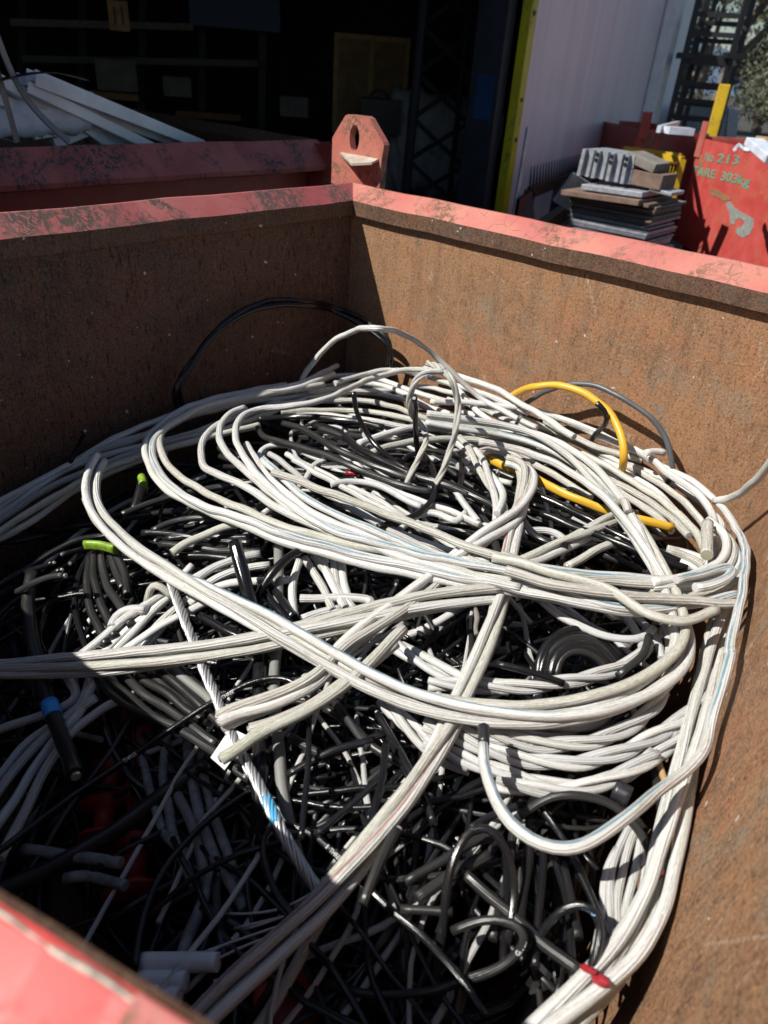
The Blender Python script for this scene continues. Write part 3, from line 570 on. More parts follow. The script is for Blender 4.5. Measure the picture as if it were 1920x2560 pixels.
# ---- bin 213
def facebin(name,TLp,TRp,d0,zt,zb,depth,mat,label,texts,tcol,ext=0.):
    a=onz(*TLp,zt); b=onz(*TRp,zt); e=(b-a); e[2]=0; e/=np.linalg.norm(e); b=b+e*ext; w=np.linalg.norm(b-a); nin=np.array([-e[1],e[0],0]); 
    if nin@a<0: nin=-nin
    ang=math.atan2(e[1],e[0]); M=Matrix.Rotation(ang,4,'Z'); M.translation=Vector((a[0],a[1],0)); sgn=1 if (M.to_3x3()@Vector((0,1,0))).dot(Vector(nin))>0 else -1
    root=empty(name,tuple(M.translation),label=label,cat='scrap bin',group='red steel scrap bins')
    def add(n,mat,*q,**k):
        m=MB(); x0,x1,y0,y1,z0,z1=q; m.box(x0,x1,sgn*y0,sgn*y1,z0+RIM,z1+RIM); o=m.build(n,mat,**k); o.matrix_world=M; o.parent=root; o.matrix_parent_inverse=Matrix.Translation(M.translation).inverted(); return o
    add('front_panel',mat,0,w,0,.01,zb,zt); add('side_panel',mat,0,.01,.011,depth,zb,zt); add('side_panel',mat,w-.01,w,.011,depth,zb,zt); add('back_panel',mat,0.011,w-.011,depth-.01,depth,zb,zt)
    if ext>1: add('rim','rim_paint',-.05,-.001,.012,depth,zt-.08,zt+.02); add('rim','rim_paint',0.012,w,depth+.001,depth+.07,zt-.05,zt+.03)
    add('bin_floor','dark_red_paint',0,w,.012,depth-.012,zb,zb+.02)
    add('skid','black_steel',.15,.3,.05,depth-.05,-RIM,zb-.003); add('skid','black_steel',w-.3,w-.15,.05,depth-.05,-RIM,zb-.003)
    tl=[]
    for tx,tp0,tp1,hh in texts:
        w1,w2=tx.split(' '); f1=.27 if len(w1)<3 else .40; f2=f1+.09
        mid=lambda f:(tp0[0]+(tp1[0]-tp0[0])*f,tp0[1]+(tp1[1]-tp0[1])*f)
        tl+=[(w1,tp0,mid(f1),hh),(w2,mid(f2),tp1,hh)]
    for s,(tx,tp0,tp1,hh) in enumerate(tl):
        cu=bpy.data.curves.new('t','FONT'); cu.body=tx; cu.size=hh; cu.extrude=.0; cu.offset=.001; to=bpy.data.objects.new('t',cu); COL.objects.link(to); bpy.context.view_layer.update()
        me=bpy.data.meshes.new_from_object(to.evaluated_get(bpy.context.evaluated_depsgraph_get())); bpy.data.objects.remove(to)
        q0,q1=[M.inverted()@Vector(onplane(px_,py_,np.array([M.translation.x,M.translation.y,0.]),nin)) for px_,py_ in (tp0,tp1)]; wid=max(v.co.x for v in me.vertices)
        me.transform(Matrix.Translation((q0.x,-.004,q0.z))@Matrix.Rotation(-math.atan2(q1.z-q0.z,q1.x-q0.x),4,'Y')@Matrix.Rotation(R_(90),4,'X')@Matrix.Diagonal(((q1-q0).length/wid,1,1,1))) ; o=link('stencil_lettering',me,tcol,root); o.matrix_world=M; o.matrix_parent_inverse=Matrix.Translation(M.translation).inverted()
    return root,M,w,sgn,add
bb,M2,w2_,sg,add=facebin('scrap_bin',(1752,345),(1920,382),0,.0,-.93,1.5,'red_paint','bright red sunlit bin stencilled 213 with a peeling grey patch',[('No 213',(1760,402),(1845,412),.10),('TARE 303kg',(1729,434),(1873,466),.10)],'stencil_green',ext=1.2)
add('lifting_lug','rim_paint',-.02,.10,-.012,-.002,-.16,.14)
# peeling patches (bare metal with a shape of their own)
def patch(poly,mat,nm='bare_patch'):
    m=MB(); m.prism([(x,-.0035,z+RIM) for x,z in poly],(0,.002,0)); o=m.build(nm,mat,bb); o.matrix_world=M2; o.matrix_parent_inverse=Matrix.Translation(M2.translation).inverted()
def f213(px,py):
    nrm=np.array(M2.to_3x3()@Vector((0,1,0))); p=onplane(px,py,np.array([M2.translation.x,M2.translation.y,0.]),nrm); q=M2.inverted()@Vector(p); return (q.x,q.z-RIM)
patch([f213(*PX('T',x,y)) for x,y in [(1310,1600),(1345,1590),(1380,1640),(1440,1680),(1480,1700),(1530,1730),(1525,1800),(1500,1850),(1440,1880),(1390,1840),(1400,1800),(1440,1790),(1460,1750),(1420,1720),(1385,1740),(1380,1775),(1350,1770),(1345,1700)]],'bare_grey')
patch([f213(*PX('T',x,y)) for x,y in [(1180,1500),(1230,1490),(1290,1530),(1350,1560),(1345,1580),(1300,1590),(1250,1560),(1200,1545)]],'rust_wall','rust_patch')
patch([f213(*PX('T',x,y)) for x,y in [(1080,1150),(1100,1130),(1110,1200),(1130,1290),(1110,1400),(1090,1390),(1100,1280),(1085,1210)]],'rust_wall','rust_patch')
# things in bin 213
for k,(x0,y0,x1,y1,wd,lb) in enumerate([(1530,1120,1700,1260,.12,'white plastic channel lying over the rim of bin 213'),(1600,1110,1720,1130,.1,'pale timber end at the right of bin 213')]):
    m=MB(); m.bar(Vector(onz(*PX('T',x0,y0),.12)),Vector(onz(*PX('T',x1,y1),.05)),wd,.05); o=m.build('offcut',['film','wood'][k],bevel=.004); tag(o,lb,'offcut')
P=catmull([onz(*PX('T',x,y),.06) for x,y in [(1380,1180),(1420,1150),(1450,1175),(1490,1190),(1540,1185)]],.02); o=sweep('crumpled_strip',P,.012,'film',wob=.4); tag(o,'small crumpled white strip on the rim of bin 213','scrap strip')
# ---- bin 305
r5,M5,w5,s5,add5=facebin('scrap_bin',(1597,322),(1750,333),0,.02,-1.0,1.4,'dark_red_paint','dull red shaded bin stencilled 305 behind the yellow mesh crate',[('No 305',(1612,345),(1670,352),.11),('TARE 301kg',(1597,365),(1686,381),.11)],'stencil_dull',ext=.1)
add5('lifting_lug','dark_red_paint',.0,.10,-.02,-.005,-.06,.17); add5('lifting_lug','dark_red_paint',.02,.10,1.1,1.12,0,.20)
for k,(x0,y0,x1,y1,wd) in enumerate([(840,1025,1035,1040,.14),(780,1020,930,980,.03)]):
    m=MB(); m.bar(Vector(onz(*PX('T',x0,y0),.1)),Vector(onz(*PX('T',x1,y1),.1)),wd,.05); o=m.build('offcut','film'); tag(o,['flat white plastic piece lying on bin 305','thin white rod sticking out of bin 305'][k],'offcut')
# yellow mesh crate
yc=empty('mesh_crate',tuple(P3(1560,400,7.8)),label='yellow wire mesh crate standing in front of bin 305',cat='mesh crate')
A=P3(1562,379,7.6); B=P3(1706,399,7.3); 
m=MB(); m.bar(A,B,.06,.05); m.build('top_rail','yellow_guard',yc)
m=MB(); m.bar(A+Vector((.02,.12,.02)),B+Vector((.02,.12,.02)),.04,.03); m.build('top_rail','yellow_guard',yc)
for t in (0,.42,1.): p=lerp(A,B,t); m=MB(); m.bar(p,Vector((p.x,p.y,.1)),.05); m.build('post','yellow_guard',yc)
m=MB()
for k in range(20): p=lerp(A,B,k/19); m.bar(p,Vector((p.x,p.y,.15)),.005)
for k in range(16): z=A.z-.05-k*.065; m.bar(Vector((A.x,A.y,z)),Vector((B.x,B.y,z+B.z-A.z)),.005)
m.build('mesh','yellow_guard',yc)
m=MB(); p,q=A+Vector((.03,.1,-.05)),B+Vector((.03,.1,-.05)); m.quadbox([Vector((p.x,p.y,.15)),Vector((q.x,q.y,.15)),Vector((q.x+.1,q.y+.5,.15)),Vector((p.x+.1,p.y+.5,.15)),p,q,q+Vector((.1,.5,0)),p+Vector((.1,.5,0))]); m.build('orange_contents','orange_mesh',yc)
# scaffold tower
sc=empty('scaffold_tower',(3.6,11.3,0),label='black steel access tower of frames and rungs rising beside the building',cat='scaffold')
def T3(x,y,d): q=PX('T',x,y); return P3(q[0],q[1],d)
fr=[]
for (xl0,yl0,xl1,yl1,d,w) in [(1120,-60,845,980,10.6,.055),(1190,-60,905,980,11.3,.07),(1255,-60,1000,860,11.9,.05),(1500,-60,1200,980,10.6,.055),(1560,-60,1275,860,11.3,.05),(1510,100,1350,640,12.0,.05)]:
    a=T3(xl0,yl0,d); b=T3(xl1,yl1,d); a.x=b.x=(a.x+b.x)/2; a.y=b.y=(a.y+b.y)/2
    m=MB(); m.bar(a,Vector((b.x,b.y,0)),w); m.build('upright','black_steel',sc); fr.append((a,b))
    zj=T3(xl1+.48*(xl0-xl1),440,d).z; m=MB(); m.box(a.x-.08,a.x+.08,a.y-.08,a.y+.08,zj-.03,zj+.03); m.build('foot_plate','black_steel',sc)
def rung(i,j,y,x,w=.035,h=.035,d=10.6):
    z=T3(x,y,d).z; m=MB(); m.bar(Vector((fr[i][0].x,fr[i][0].y,z)),Vector((fr[j][0].x,fr[j][0].y,z)),w,h); m.build('rung','black_steel',sc)
for y in (110,265,665,800,935): rung(0,3,y,1080,.05,.05)
for y in (180,320,690,830,950): rung(1,4,y,1150,.05,.05,11.3)
for y in (200,500): rung(3,4,y,1430); rung(0,1,y,1080)
z=T3(1020,420,10.6).z; m=MB(); c=[fr[0][0],fr[3][0],fr[4][0],fr[1][0]]; m.quadbox([Vector((p.x,p.y,z-.1)) for p in c]+[Vector((p.x,p.y,z)) for p in c]); m.build('platform','black_steel',sc)
# yellow slotted post, grey crate behind
m=MB(); a=T3(1305,665,9.2); b=T3(1190,1090,9.2); m.bar(a,b,.11,.05,upv=(-.3,-1,0)); o=m.build('slotted_post','yellow_guard',bevel=.01); tag(o,'yellow slotted steel post standing behind the corner of bin 213','post')
gc=empty('grey_container',tuple(T3(1200,1000,13.5)),label='grey ribbed container behind the scaffold tower',cat='container')
def face(name,quad,dep,mat,parent): m=MB(); m.prism([T3(*q) for q in quad],dep); return m.build(name,mat,parent)
face('front_panel',[(960,840,13.5),(1330,850,13.),(1310,1090,13.),(930,1090,13.5)],(.3,.9,0),'grey_box',gc)
face('side_panel',[(1332,848,13.),(1420,870,14),(1385,1090,14),(1312,1092,13.)],(-.1,.02,0),'galv',gc)
for k in range(5):
    x=1340+k*16; m=MB(); m.bar(T3(x,858+k*4,12.95+k*.2),T3(x-22,1085,12.95+k*.2),.03); m.build('rib','galv',gc)

# ------------------------------------------------------------------ trees, hill
def tree(x,y,h,seed,label,leaf,n=5200,lean=0.,cr=.36):
    rs=np.random.RandomState(seed); root=empty('eucalyptus_tree',(x,y,0),label=label,cat='tree',group='trees behind the yard'); m=MB(); tips=[]
    def limb(p,d,L,r,lev):
        q=p+d*L; m.tube(p,q,r,7,r2=r*.62); tips.append((q,lev)); tips.append((p+d*L*.6,lev))
        if lev<4:
            for k in range(3 if lev else 4):
                nd=(d+Vector(rs.normal(0,.52,3))+Vector((0,0,.12))).normalized(); limb(q if k else p+d*L*.7,nd,L*rs.uniform(.6,.82),r*.6,lev+1)
    limb(Vector((x,y,0)),Vector((lean,0,1)).normalized(),h*.3,h*.022,0); m.build('trunk','bark',root)
    cs=np.array([t for t,l in tips if l>=2]); ci=rs.randint(len(cs),size=n); c=cs[ci]+rs.normal(0,1,(n,3))*h*.05; c[:,2]-=abs(rs.normal(0,.04,n))*h
    s_=rs.uniform(.05,.13,n)*h/11; a=rs.normal(0,1,(n,3)); a[:,2]-=.9; a/=np.linalg.norm(a,axis=1)[:,None]; b=np.cross(a,rs.normal(0,1,(n,3))); b/=np.linalg.norm(b,axis=1)[:,None]
    a*=(s_*1.5)[:,None]; b*=(s_*.5)[:,None]; V=np.stack([c-a,c+b,c+a,c-b],1).reshape(-1,3).tolist(); Fc=[(4*k,4*k+1,4*k+2,4*k+3) for k in range(n)]
    me=bpy.data.meshes.new('crown'); me.from_pydata(V,[],Fc); link('crown',me,leaf,root)
tree(9.5,27,11,3,'olive-green gum tree directly behind the scaffold tower','leaf_olive',26000,.1)
tree(13.5,29,12,5,'leafy gum tree at the right edge behind bin 213','leaf_olive',26000,-.1)
tree(12,36,9,8,'darker gum tree further back between the others','leaf_dark',22000)
tree(16.5,40,12,9,'distant gum tree at the far right','leaf_dark',22000)
tree(14.5,22,4.2,21,'low bushy tree behind the grey container','leaf_olive',16000)
tree(19,26,5.5,22,'low spreading tree beyond the right-hand bins','leaf_olive',16000)
tree(11,24,4.5,23,'low bushy tree seen through the scaffold tower','leaf_dark',14000)
tree(9,40,10,12,'distant gum tree half hidden by the building','leaf_dark',15000)
m=MB(); hv=[]
for k in range(41):
    x=-80+k*9; hv.append((x,300,0)); hv.append((x,310,16+6*math.sin(k*.5)+4*math.sin(k*1.3)))
m.v=hv; m.f=[(2*k,2*k+2,2*k+3,2*k+1) for k in range(40)]; o=m.build('hill','hill'); tag(o,kind='structure')

# ------------------------------------------------------------------ the cable heap
Wm,WBm,WRm,WD_,GW='white_sheath','white_blue','white_red','white_dirty','grey_white'
BK,BG,BD='black_sheath','black_glossy','black_dusty'
# --- 1. deep filler: random coils of black cable under everything
GF='black cables tangled in the depth of the heap'
def inside(a,b,m=.03): return m<a<1.50+.235*b-.14*.55-m and m<b<1.80
def filler(n,seed,depth,mats,rr,lab,grp,cen=((.55,1.1),(.45,1.2)),rad=(.25,.72),arc=(1.2,4.5),vert=.05,name='black_cable',stuff=False):
    rs=np.random.RandomState(seed); k=0
    while k<n:
        ca=rs.uniform(*cen[0]); cb=rs.uniform(*cen[1]); ra=rs.uniform(*rad); rb=ra*rs.uniform(.6,1.); th=rs.uniform(0,6.28); t0=rs.uniform(0,6.28); t1=t0+rs.uniform(*arc)
        d=rs.uniform(*depth); pts=[]; ph=rs.uniform(0,6.28,3)
        N=int(7+(t1-t0)*3)
        for t in np.linspace(t0,t1,N):
            q=1+.10*math.sin(2.3*t+ph[0])+.05*math.sin(5.1*t+ph[1])
            x=ra*math.cos(t)*q; y=rb*math.sin(t)*q; a=ca+x*math.cos(th)-y*math.sin(th); b=cb+x*math.sin(th)+y*math.cos(th)
            b=min(max(b,.05),1.80); a=min(max(a,.05),1.50+.235*b-.13)
            pts.append(W3D(a,b,S(a,b)-d+vert*math.sin(1.7*t+ph[2])))
        P=catmull(pts,.03); r=rs.uniform(*rr); mt=mats[rs.randint(len(mats))]
        o=sweep('tmp' if stuff else name,P,r,mt,sides=8); k+=1
        if stuff: o.data.materials.clear(); FILL.append(o)
        else: tag(o,lab,'cable',grp)
FILL=[]
filler(75,1,(.10,.24),[BK,BG,BD,BK],(.0045,.008),'black cable coiled in the shaded depth under the white cables',GF,stuff=True)
filler(55,2,(.05,.12),[BK,BG,BD,BD],(.004,.0075),'black cable lying in the middle layer of the heap under the white bundles','black cables in the middle layer',rad=(.2,.65),arc=(.8,3.2),stuff=True)
filler(26,3,(.07,.14),[GW,Wm],(.006,.0088),'pale cable partly buried among the black ones','pale cables buried in the heap',rad=(.2,.6),arc=(.8,3.),name='white_cable')
def cable_mass():
    rs=np.random.RandomState(99); bm=bmesh.new(); objs=FILL
    for k in range(190):
        ca=rs.uniform(.2,1.6); cb=rs.uniform(.2,1.6); ra=rs.uniform(.2,.6); t0=rs.uniform(0,6.28); t1=t0+rs.uniform(1,4); d=rs.uniform(.16,.30)
        pts=[]
        for t in np.linspace(t0,t1,9):
            b=min(max(cb+ra*math.sin(t)*.8,.05),1.82); a=min(max(ca+ra*math.cos(t),.05),1.50+.235*b-.15); pts.append(W3D(a,b,max(S(a,b)-d,-1.02)))
        objs.append(sweep('tmp',catmull(pts,.05),rs.uniform(.010,.017),None,sides=6))
    for i_,o in enumerate(objs):
        n0=len(bm.faces); bm.from_mesh(o.data); bm.faces.ensure_lookup_table(); me_=o.data
        for f_ in bm.faces[n0:]: f_.material_index=i_%3
        bpy.data.objects.remove(o); bpy.data.meshes.remove(me_)
    me=bpy.data.meshes.new('cable_mass'); bm.to_mesh(me); bm.free(); o=link('cable_mass',me,'black_sheath'); me.materials.append(MAT['black_glossy']); me.materials.append(MAT['black_dusty']); tag(o,'uncountable black cable filling the shaded bottom of the bin','cable heap',kind='stuff')
cable_mass()
# long straight-ish lay filling the lower right and the back, beneath the traced cables
def lay(n,seed,a0,a1,b0,b1,dirv,depth,mats,rr,lab,grp,L=(.4,.9)):
    rs=np.random.RandomState(seed)
    for k in range(n):
        ca=rs.uniform(a0,a1); cb=rs.uniform(b0,b1); th=math.atan2(dirv[1],dirv[0])+rs.normal(0,.22); l=rs.uniform(*L)/2; bend=rs.normal(0,.17); d=rs.uniform(*depth); pts=[]
        for t in np.linspace(-1,1,6):
            a=ca+math.cos(th)*l*t-math.sin(th)*bend*t*t; b=cb+math.sin(th)*l*t+math.cos(th)*bend*t*t; b=min(max(b,.05),1.82); a=min(max(a,.05),1.50+.235*b-.13)
            pts.append(W3D(a,b,S(a,b)-d+rs.normal(0,.012)))
        P=catmull(pts,.03); tag(sweep('white_cable' if 'pale' in lab else 'black_cable',P,rs.uniform(*rr),mats[rs.randint(len(mats))],sides=9,jit=.003),lab,'cable',grp)
lay(34,11,1.15,1.6,1.0,1.5,(.25,1),(.03,.09),[BK,BG,BD],(.004,.0068),'black cable lying roughly towards the viewer in the lower right of the heap','black cables at the lower right')
lay(26,12,.35,1.25,.35,.8,(1,-.25),(.02,.07),[BK,BD,BD],(.006,.0095),'black cable in the fan inside the central ring of white cable','black cables inside the central ring')
lay(26,13,.75,1.3,.95,1.35,(1,.1),(.05,.10),[BD,BK,BD],(.005,.008),'dusty black cable in the layer crossing the middle of the lower heap','dusty black cables below the big white arc')
lay(22,14,.25,.9,.9,1.3,(-.5,1),(.06,.14),[BK,BD],(.006,.009),'black cable in the shaded left part of the heap','black cables at the left')
lay(18,15,.1,1.2,.12,.5,(1,-.1),(.03,.08),[BK,BD,BD],(.007,.010),'black cable in the back layer near the rusty far walls','cables in the back layer')

def C_(c,pts,mat,off,label,group=None,ends='',r=WR,**k): return cable(c,pts,mat,r,off,label,group,ends,**k)
lay(30,21,.75,1.55,1.0,1.6,(1,.5),(.015,.07),[BK,BG,BD],(.0035,.0058),'thin black cable lying across the lower middle of the heap','thin black cables across the lower heap',L=(.55,1.15))
lay(26,22,.7,1.5,1.0,1.6,(1,-.9),(.01,.06),[BK,BG,BD],(.0035,.0058),'thin black cable slanting to the right in the lower middle','thin black cables slanting across the lower heap',L=(.55,1.15))
lay(16,23,.9,1.6,1.05,1.5,(.2,1),(.02,.05),[GW,Wm],(.0035,.0055),'thin pale strand peeping between the black cables in the lower heap','thin pale strands in the lower heap',L=(.5,.9))
lay(14,24,.4,1.2,.35,.8,(1,.3),(.01,.04),[GW,Wm],(.004,.007),'thin pale cable slipped between the black ones inside the ring','thin pale cables inside the ring',L=(.4,.8))
# --- 2. back bundle in the shade of the left wall
GL='shaded white cables sweeping along the left wall'; LL='white cable in the blue-grey shaded sweep along the left rusty wall'
C_('G',[(-60,1170),(60,1095),(200,1005),(340,932),(480,865),(620,805),(700,742),(800,700),(950,665),(1100,650),(1232,622)],Wm,.03,'white cable ending in a cut tip against the left rusty wall',None,'b')
for q in ([(-60,1200),(40,1120),(250,990),(400,922),(560,872),(700,800),(850,745),(1000,700),(1150,672),(1300,655),(1450,630),(1600,628),(1700,640)],
          [(-60,1230),(80,1130),(300,985),(450,935),(620,885),(780,850),(900,810),(1050,760),(1200,700),(1350,660),(1500,655),(1659,652)],
          [(-60,1260),(60,1170),(200,1080),(400,985),(600,915),(760,870),(900,835),(1040,790),(1180,740),(1300,700),(1450,690),(1620,700)],
          [(-60,1150),(100,1075),(260,985),(420,910),(560,860),(680,830),(800,770),(920,735),(1060,700),(1200,690),(1350,672),(1500,668)],
          [(-60,1300),(80,1200),(240,1105),(420,1010),(590,940),(720,900),(860,860),(1000,830),(1120,800)]):
    C_('G',q,Wm if q[0][1]%20 else WD_,.02+rng.uniform(-.004,.012),LL,GL)
C_('G',[(-60,1320),(60,1260),(200,1170),(300,1090),(450,1020),(600,955),(720,915)],Wm,.0,'lowest white cable of the shaded sweep at the left frame edge')
# back top layer, left to right behind the loops
GB='white cables crossing the back of the heap'; LB='weathered white cable crossing the back of the heap from left to right'
for q,o_ in (([(520,190),(600,150),(720,122),(850,125),(960,155),(1100,200),(1250,245),(1400,275),(1550,290),(1700,300)],.05),
          ([(560,210),(700,190),(830,160),(950,175),(1050,215),(1180,280),(1320,330),(1480,380),(1659,420)],.045),
          ([(330,290),(560,240),(720,215),(900,215),(1050,240),(1200,300),(1330,350),(1480,400),(1659,470)],.03),
          ([(560,250),(700,250),(850,255),(1000,285),(1150,335),(1300,370),(1450,415),(1600,470)],.03),
          ([(420,310),(600,305),(760,300),(900,312),(1060,345),(1200,385),(1330,410)],.03),
          ([(500,330),(640,325),(800,345),(950,370),(1100,395)],.022),
          ([(700,165),(860,110),(1000,92),(1120,100),(1230,120),(1350,160),(1480,200),(1600,270),(1700,320)],.07),
          ([(760,200),(900,205),(1040,190),(1170,180),(1300,205),(1420,195)],.04)):
    C_('B',q,Wm if rng.rand()<.6 else WD_,o_,LB,GB,r=.0088)
C_('B',[(820,475),(900,445),(1020,410),(1150,392),(1300,395),(1450,405),(1600,430),(1700,450)],Wm,.06,'white cable arching across the back just right of the upright black stub')
C_('B',[(890,520),(980,490),(1100,470),(1250,450),(1400,452),(1550,480),(1700,520)],WD_,.055,'dirty white cable just in front of the arching back cable')
# --- 3. right-hand sweep along the sunlit wall
GR='white cables sweeping down beside the sunlit wall'; LR='weathered white cable in the parallel sweep beside the sunlit rusty wall'
for q,o_ in (([(-60,380),(100,392),(250,400),(400,420),(560,460),(700,530),(850,610),(1000,700),(1100,760),(1200,840),(1280,930),(1330,1040),(1345,1110)],.05),
          ([(0,440),(200,450),(400,475),(560,520),(680,580),(800,650),(950,720),(1080,800),(1180,880),(1250,950)],.035),
          ([(60,300),(250,370),(400,430),(550,500),(700,570),(900,650),(1050,740),(1150,840),(1240,930)],.02),
          ([(200,180),(320,250),(450,340),(600,430),(750,500),(900,580),(1050,650),(1200,760),(1300,860),(1370,960)],.03),
          ([(300,220),(450,330),(560,400),(700,480),(830,560),(950,640),(1080,730),(1180,830)],.02),
          ([(120,190),(260,290),(380,390),(520,470),(660,540),(800,610),(900,690),(1010,790),(1100,880)],.015),
          ([(350,260),(500,330),(640,400),(780,470),(930,560),(1080,640),(1220,720),(1330,800),(1400,900),(1430,1000)],.025),
          ([(480,520),(600,560),(720,620),(840,690),(960,770),(1070,850),(1160,930)],.03),
          ([(60,480),(200,490),(330,520),(450,580),(560,640),(650,700),(740,760)],.02)):
    C_('C',q,Wm if rng.rand()<.65 else WD_,o_,LR,GR)
C_('C',[(40,180,.02),(100,250),(160,310),(250,380),(340,430)],Wm,.06,'short white cable leaning down to the right beside the twisted standing loop')
C_('C',[(-90,260),(60,262),(200,270),(400,292),(600,330),(750,350),(850,375),(930,420),(1000,500),(1060,560),(1150,640),(1250,700),(1330,770),(1370,840),(1380,920),(1365,1010)],Wm,.075,'topmost pale cable snaking above the sweep beside the sunlit wall')
o,P=C_('C',[(-300,90),(-100,95,.01),(0,105),(150,165),(300,225),(450,275),(600,340),(750,410),(900,485),(1000,525),(1100,590),(1250,665),(1380,760),(1450,840,.01),(1520,960,.02),(1560,1080,.04),(1574,1200,.05),(1566,1350,.06),(1553,1500,.06),(1554,1640,.06),
  (1553,60,.06,'F'),(1562,200,.06,'F'),(1568,300,.05,'F'),(1540,400,.04,'F'),(1450,500,.03,'F'),(1300,612,.03,'F'),(1150,742,.03,'F'),(1000,872,.05,'F'),(880,962,.05,'F'),(750,1045,.05,'F'),(620,1088,.05,'F'),(480,1068,.05,'F'),(370,1000,.05,'F'),(290,900,.05,'F'),(230,780,.05,'F'),(195,650,.05,'F'),(186,540,.05,'F')],
  WBm,.07,'long blue-striped white cable hanging in a big U at the lower right',r=.0088)
Pe=catmull([P[-1],pt('F',185,490,.12),pt('F',185,448,.12)],.01); o2=sweep('dark_sleeve',Pe,.0093,'sleeve',o); cut_end(o2,Pe,.009,False)
C_('C',[(1020,525),(1080,512),(1150,500)],Wm,.10,'short white cable tip touching the grey arc beside the sunlit wall',None,'b')
C_('C',[(500,360),(650,440),(800,500),(930,535),(1060,525)],WD_,.05,'white cable running under the tip beside the grey arc')
C_('C',[(1385,778,.02),(1450,765,.05),(1520,728,.10),(1600,655,.17),(1659,578,.22),(1740,480,.28)],Wm,.05,'single white cable rising out of the frame over the right wall')
C_('M',[(962,778),(1000,800),(1060,835),(1120,868),(1180,905),(1240,945)],Wm,.10,'thick white cable with a cut tip at the top of the heap',None,'a',r=.0095)
C_('C',[(1345,888),(1342,960),(1340,1058)],WD_,.12,'short grey-white cable stub hanging down over the right-hand knot',None,'a',r=.0125)
C_('C',[(680,620),(730,608),(800,640),(850,700),(865,760)],WD_,.07,'small hooked white cable end in the middle of the sunlit sweep')
C_('C',[(880,790,.0),(905,765,.02),(925,790,.03),(935,830,.02)],WD_,.09,'tiny curled white cable end above the yellow cable')
# --- 4. central ring (long front arcs) and its knot at the right
C_('M',[(730,790),(690,810),(640,830),(560,845),(450,865),(380,892),(335,925),(314,960),(322,1005),(352,1048),(410,1088),(480,1118),(590,1160),(700,1195),(820,1228),(940,1252),(1060,1268),(1180,1290),(1270,1310)],Wm,.075,'outermost white cable of the large front arc with a smooth bright jacket')
C_('M',[(720,808),(640,838),(540,855),(440,880),(385,905),(348,935),(328,965),(336,1008),(365,1045),(420,1083),(500,1112),(600,1150),(720,1184),(850,1215),(960,1240),(1080,1262),(1180,1272)],WBm,.09,'blue-striped white cable second in the large front arc')
C_('M',[(700,830),(600,848),(500,868),(420,890),(368,915),(345,945),(350,985),(380,1022),(430,1055),(510,1095),(600,1132),(720,1168),(850,1195),(960,1230),(1080,1250),(1200,1262),(1320,1270)],WD_,.085,'grimy green-stained white cable third in the large front arc')
C_('B',[(1340,105),(1220,100),(1050,95),(900,132),(790,185),(700,226),(600,255),(480,278),(330,292),(235,325),(190,385),(195,470),(245,570),(330,675),(430,762),(560,850),(750,942),(1000,1012),(1250,1078),(1500,1112),(1700,1135),(350,1100,.0,'C'),(500,1122,.0,'C'),(700,1150,.0,'C'),(900,1168,.0,'C'),(1060,1190,.0,'C'),(1200,1185,.0,'C')],WBm,.105,'white cable with a blue line bending sharply in the second inner loop')
C_('B',[(235,292),(165,320),(110,372),(98,440),(135,520),(205,590),(290,660),(390,750),(500,830),(640,900),(800,960),(1000,1030),(1180,1078),(1350,1130),(1500,1180),(1659,1225)],Wm,.095,'white cable with a blunt end beside the second inner loop',None,'a')
C_('B',[(150,345),(70,395),(15,455),(0,540),(30,608),(130,650),(260,710),(380,790),(520,870),(700,942),(900,1012),(1100,1082),(1350,1150),(1659,1235),(600,1290,.0,'C'),(800,1330,.0,'C'),(1000,1345,.0,'C'),(1150,1322,.0,'C'),(1300,1292,.0,'C')],Wm,.09,'smooth white cable making the widest hooked bend left of the inner loops')
C_('B',[(375,625),(520,670),(660,728),(800,780),(950,832),(1100,887),(1250,950),(1400,1012),(1550,1068),(1700,1100),(250,1040,.0,'C'),(380,1090,.0,'C'),(520,1130,.0,'C'),(700,1165,.0,'C'),(900,1190,.0,'C'),(1100,1215,.0,'C'),(1300,1205,.0,'C')],WD_,.10,'rust-freckled white cable running straight across the middle of the ring')
C_('B',[(330,560),(420,640),(520,735),(620,800),(760,870),(900,930),(1050,990),(1200,1050),(1350,1120),(1500,1172),(1659,1215),(550,1270,.0,'C'),(700,1300,.0,'C'),(850,1330,.0,'C')],WBm,.085,'white cable showing a long clear blue stripe across the centre')
C_('B',[(240,480),(300,570),(380,668),(470,758),(600,850),(780,925),(980,985),(1180,1042),(1350,1082),(1500,1100)],Wm,.075,'fluted white cable between the blue-striped ones in the central ring')
C_('C',[(230,1060),(360,1090),(500,1140),(640,1172),(760,1200),(860,1250),(950,1308),(1050,1368),(1150,1390),(1280,1380),(1390,1335)],WD_,.125,'brownish grooved white cable lying on top of the front arcs at the right')
C_('C',[(300,1130),(500,1195),(700,1240),(900,1262),(1100,1270),(1300,1292),(1430,1308),(1518,1303)],WD_,.12,'white cable ending bluntly at the right side of the front arcs',None,'b',r=.0098)
GK='white cables turning back in the knot at the right'; LK='white cable bending round in the thick knot at the right end of the ring'
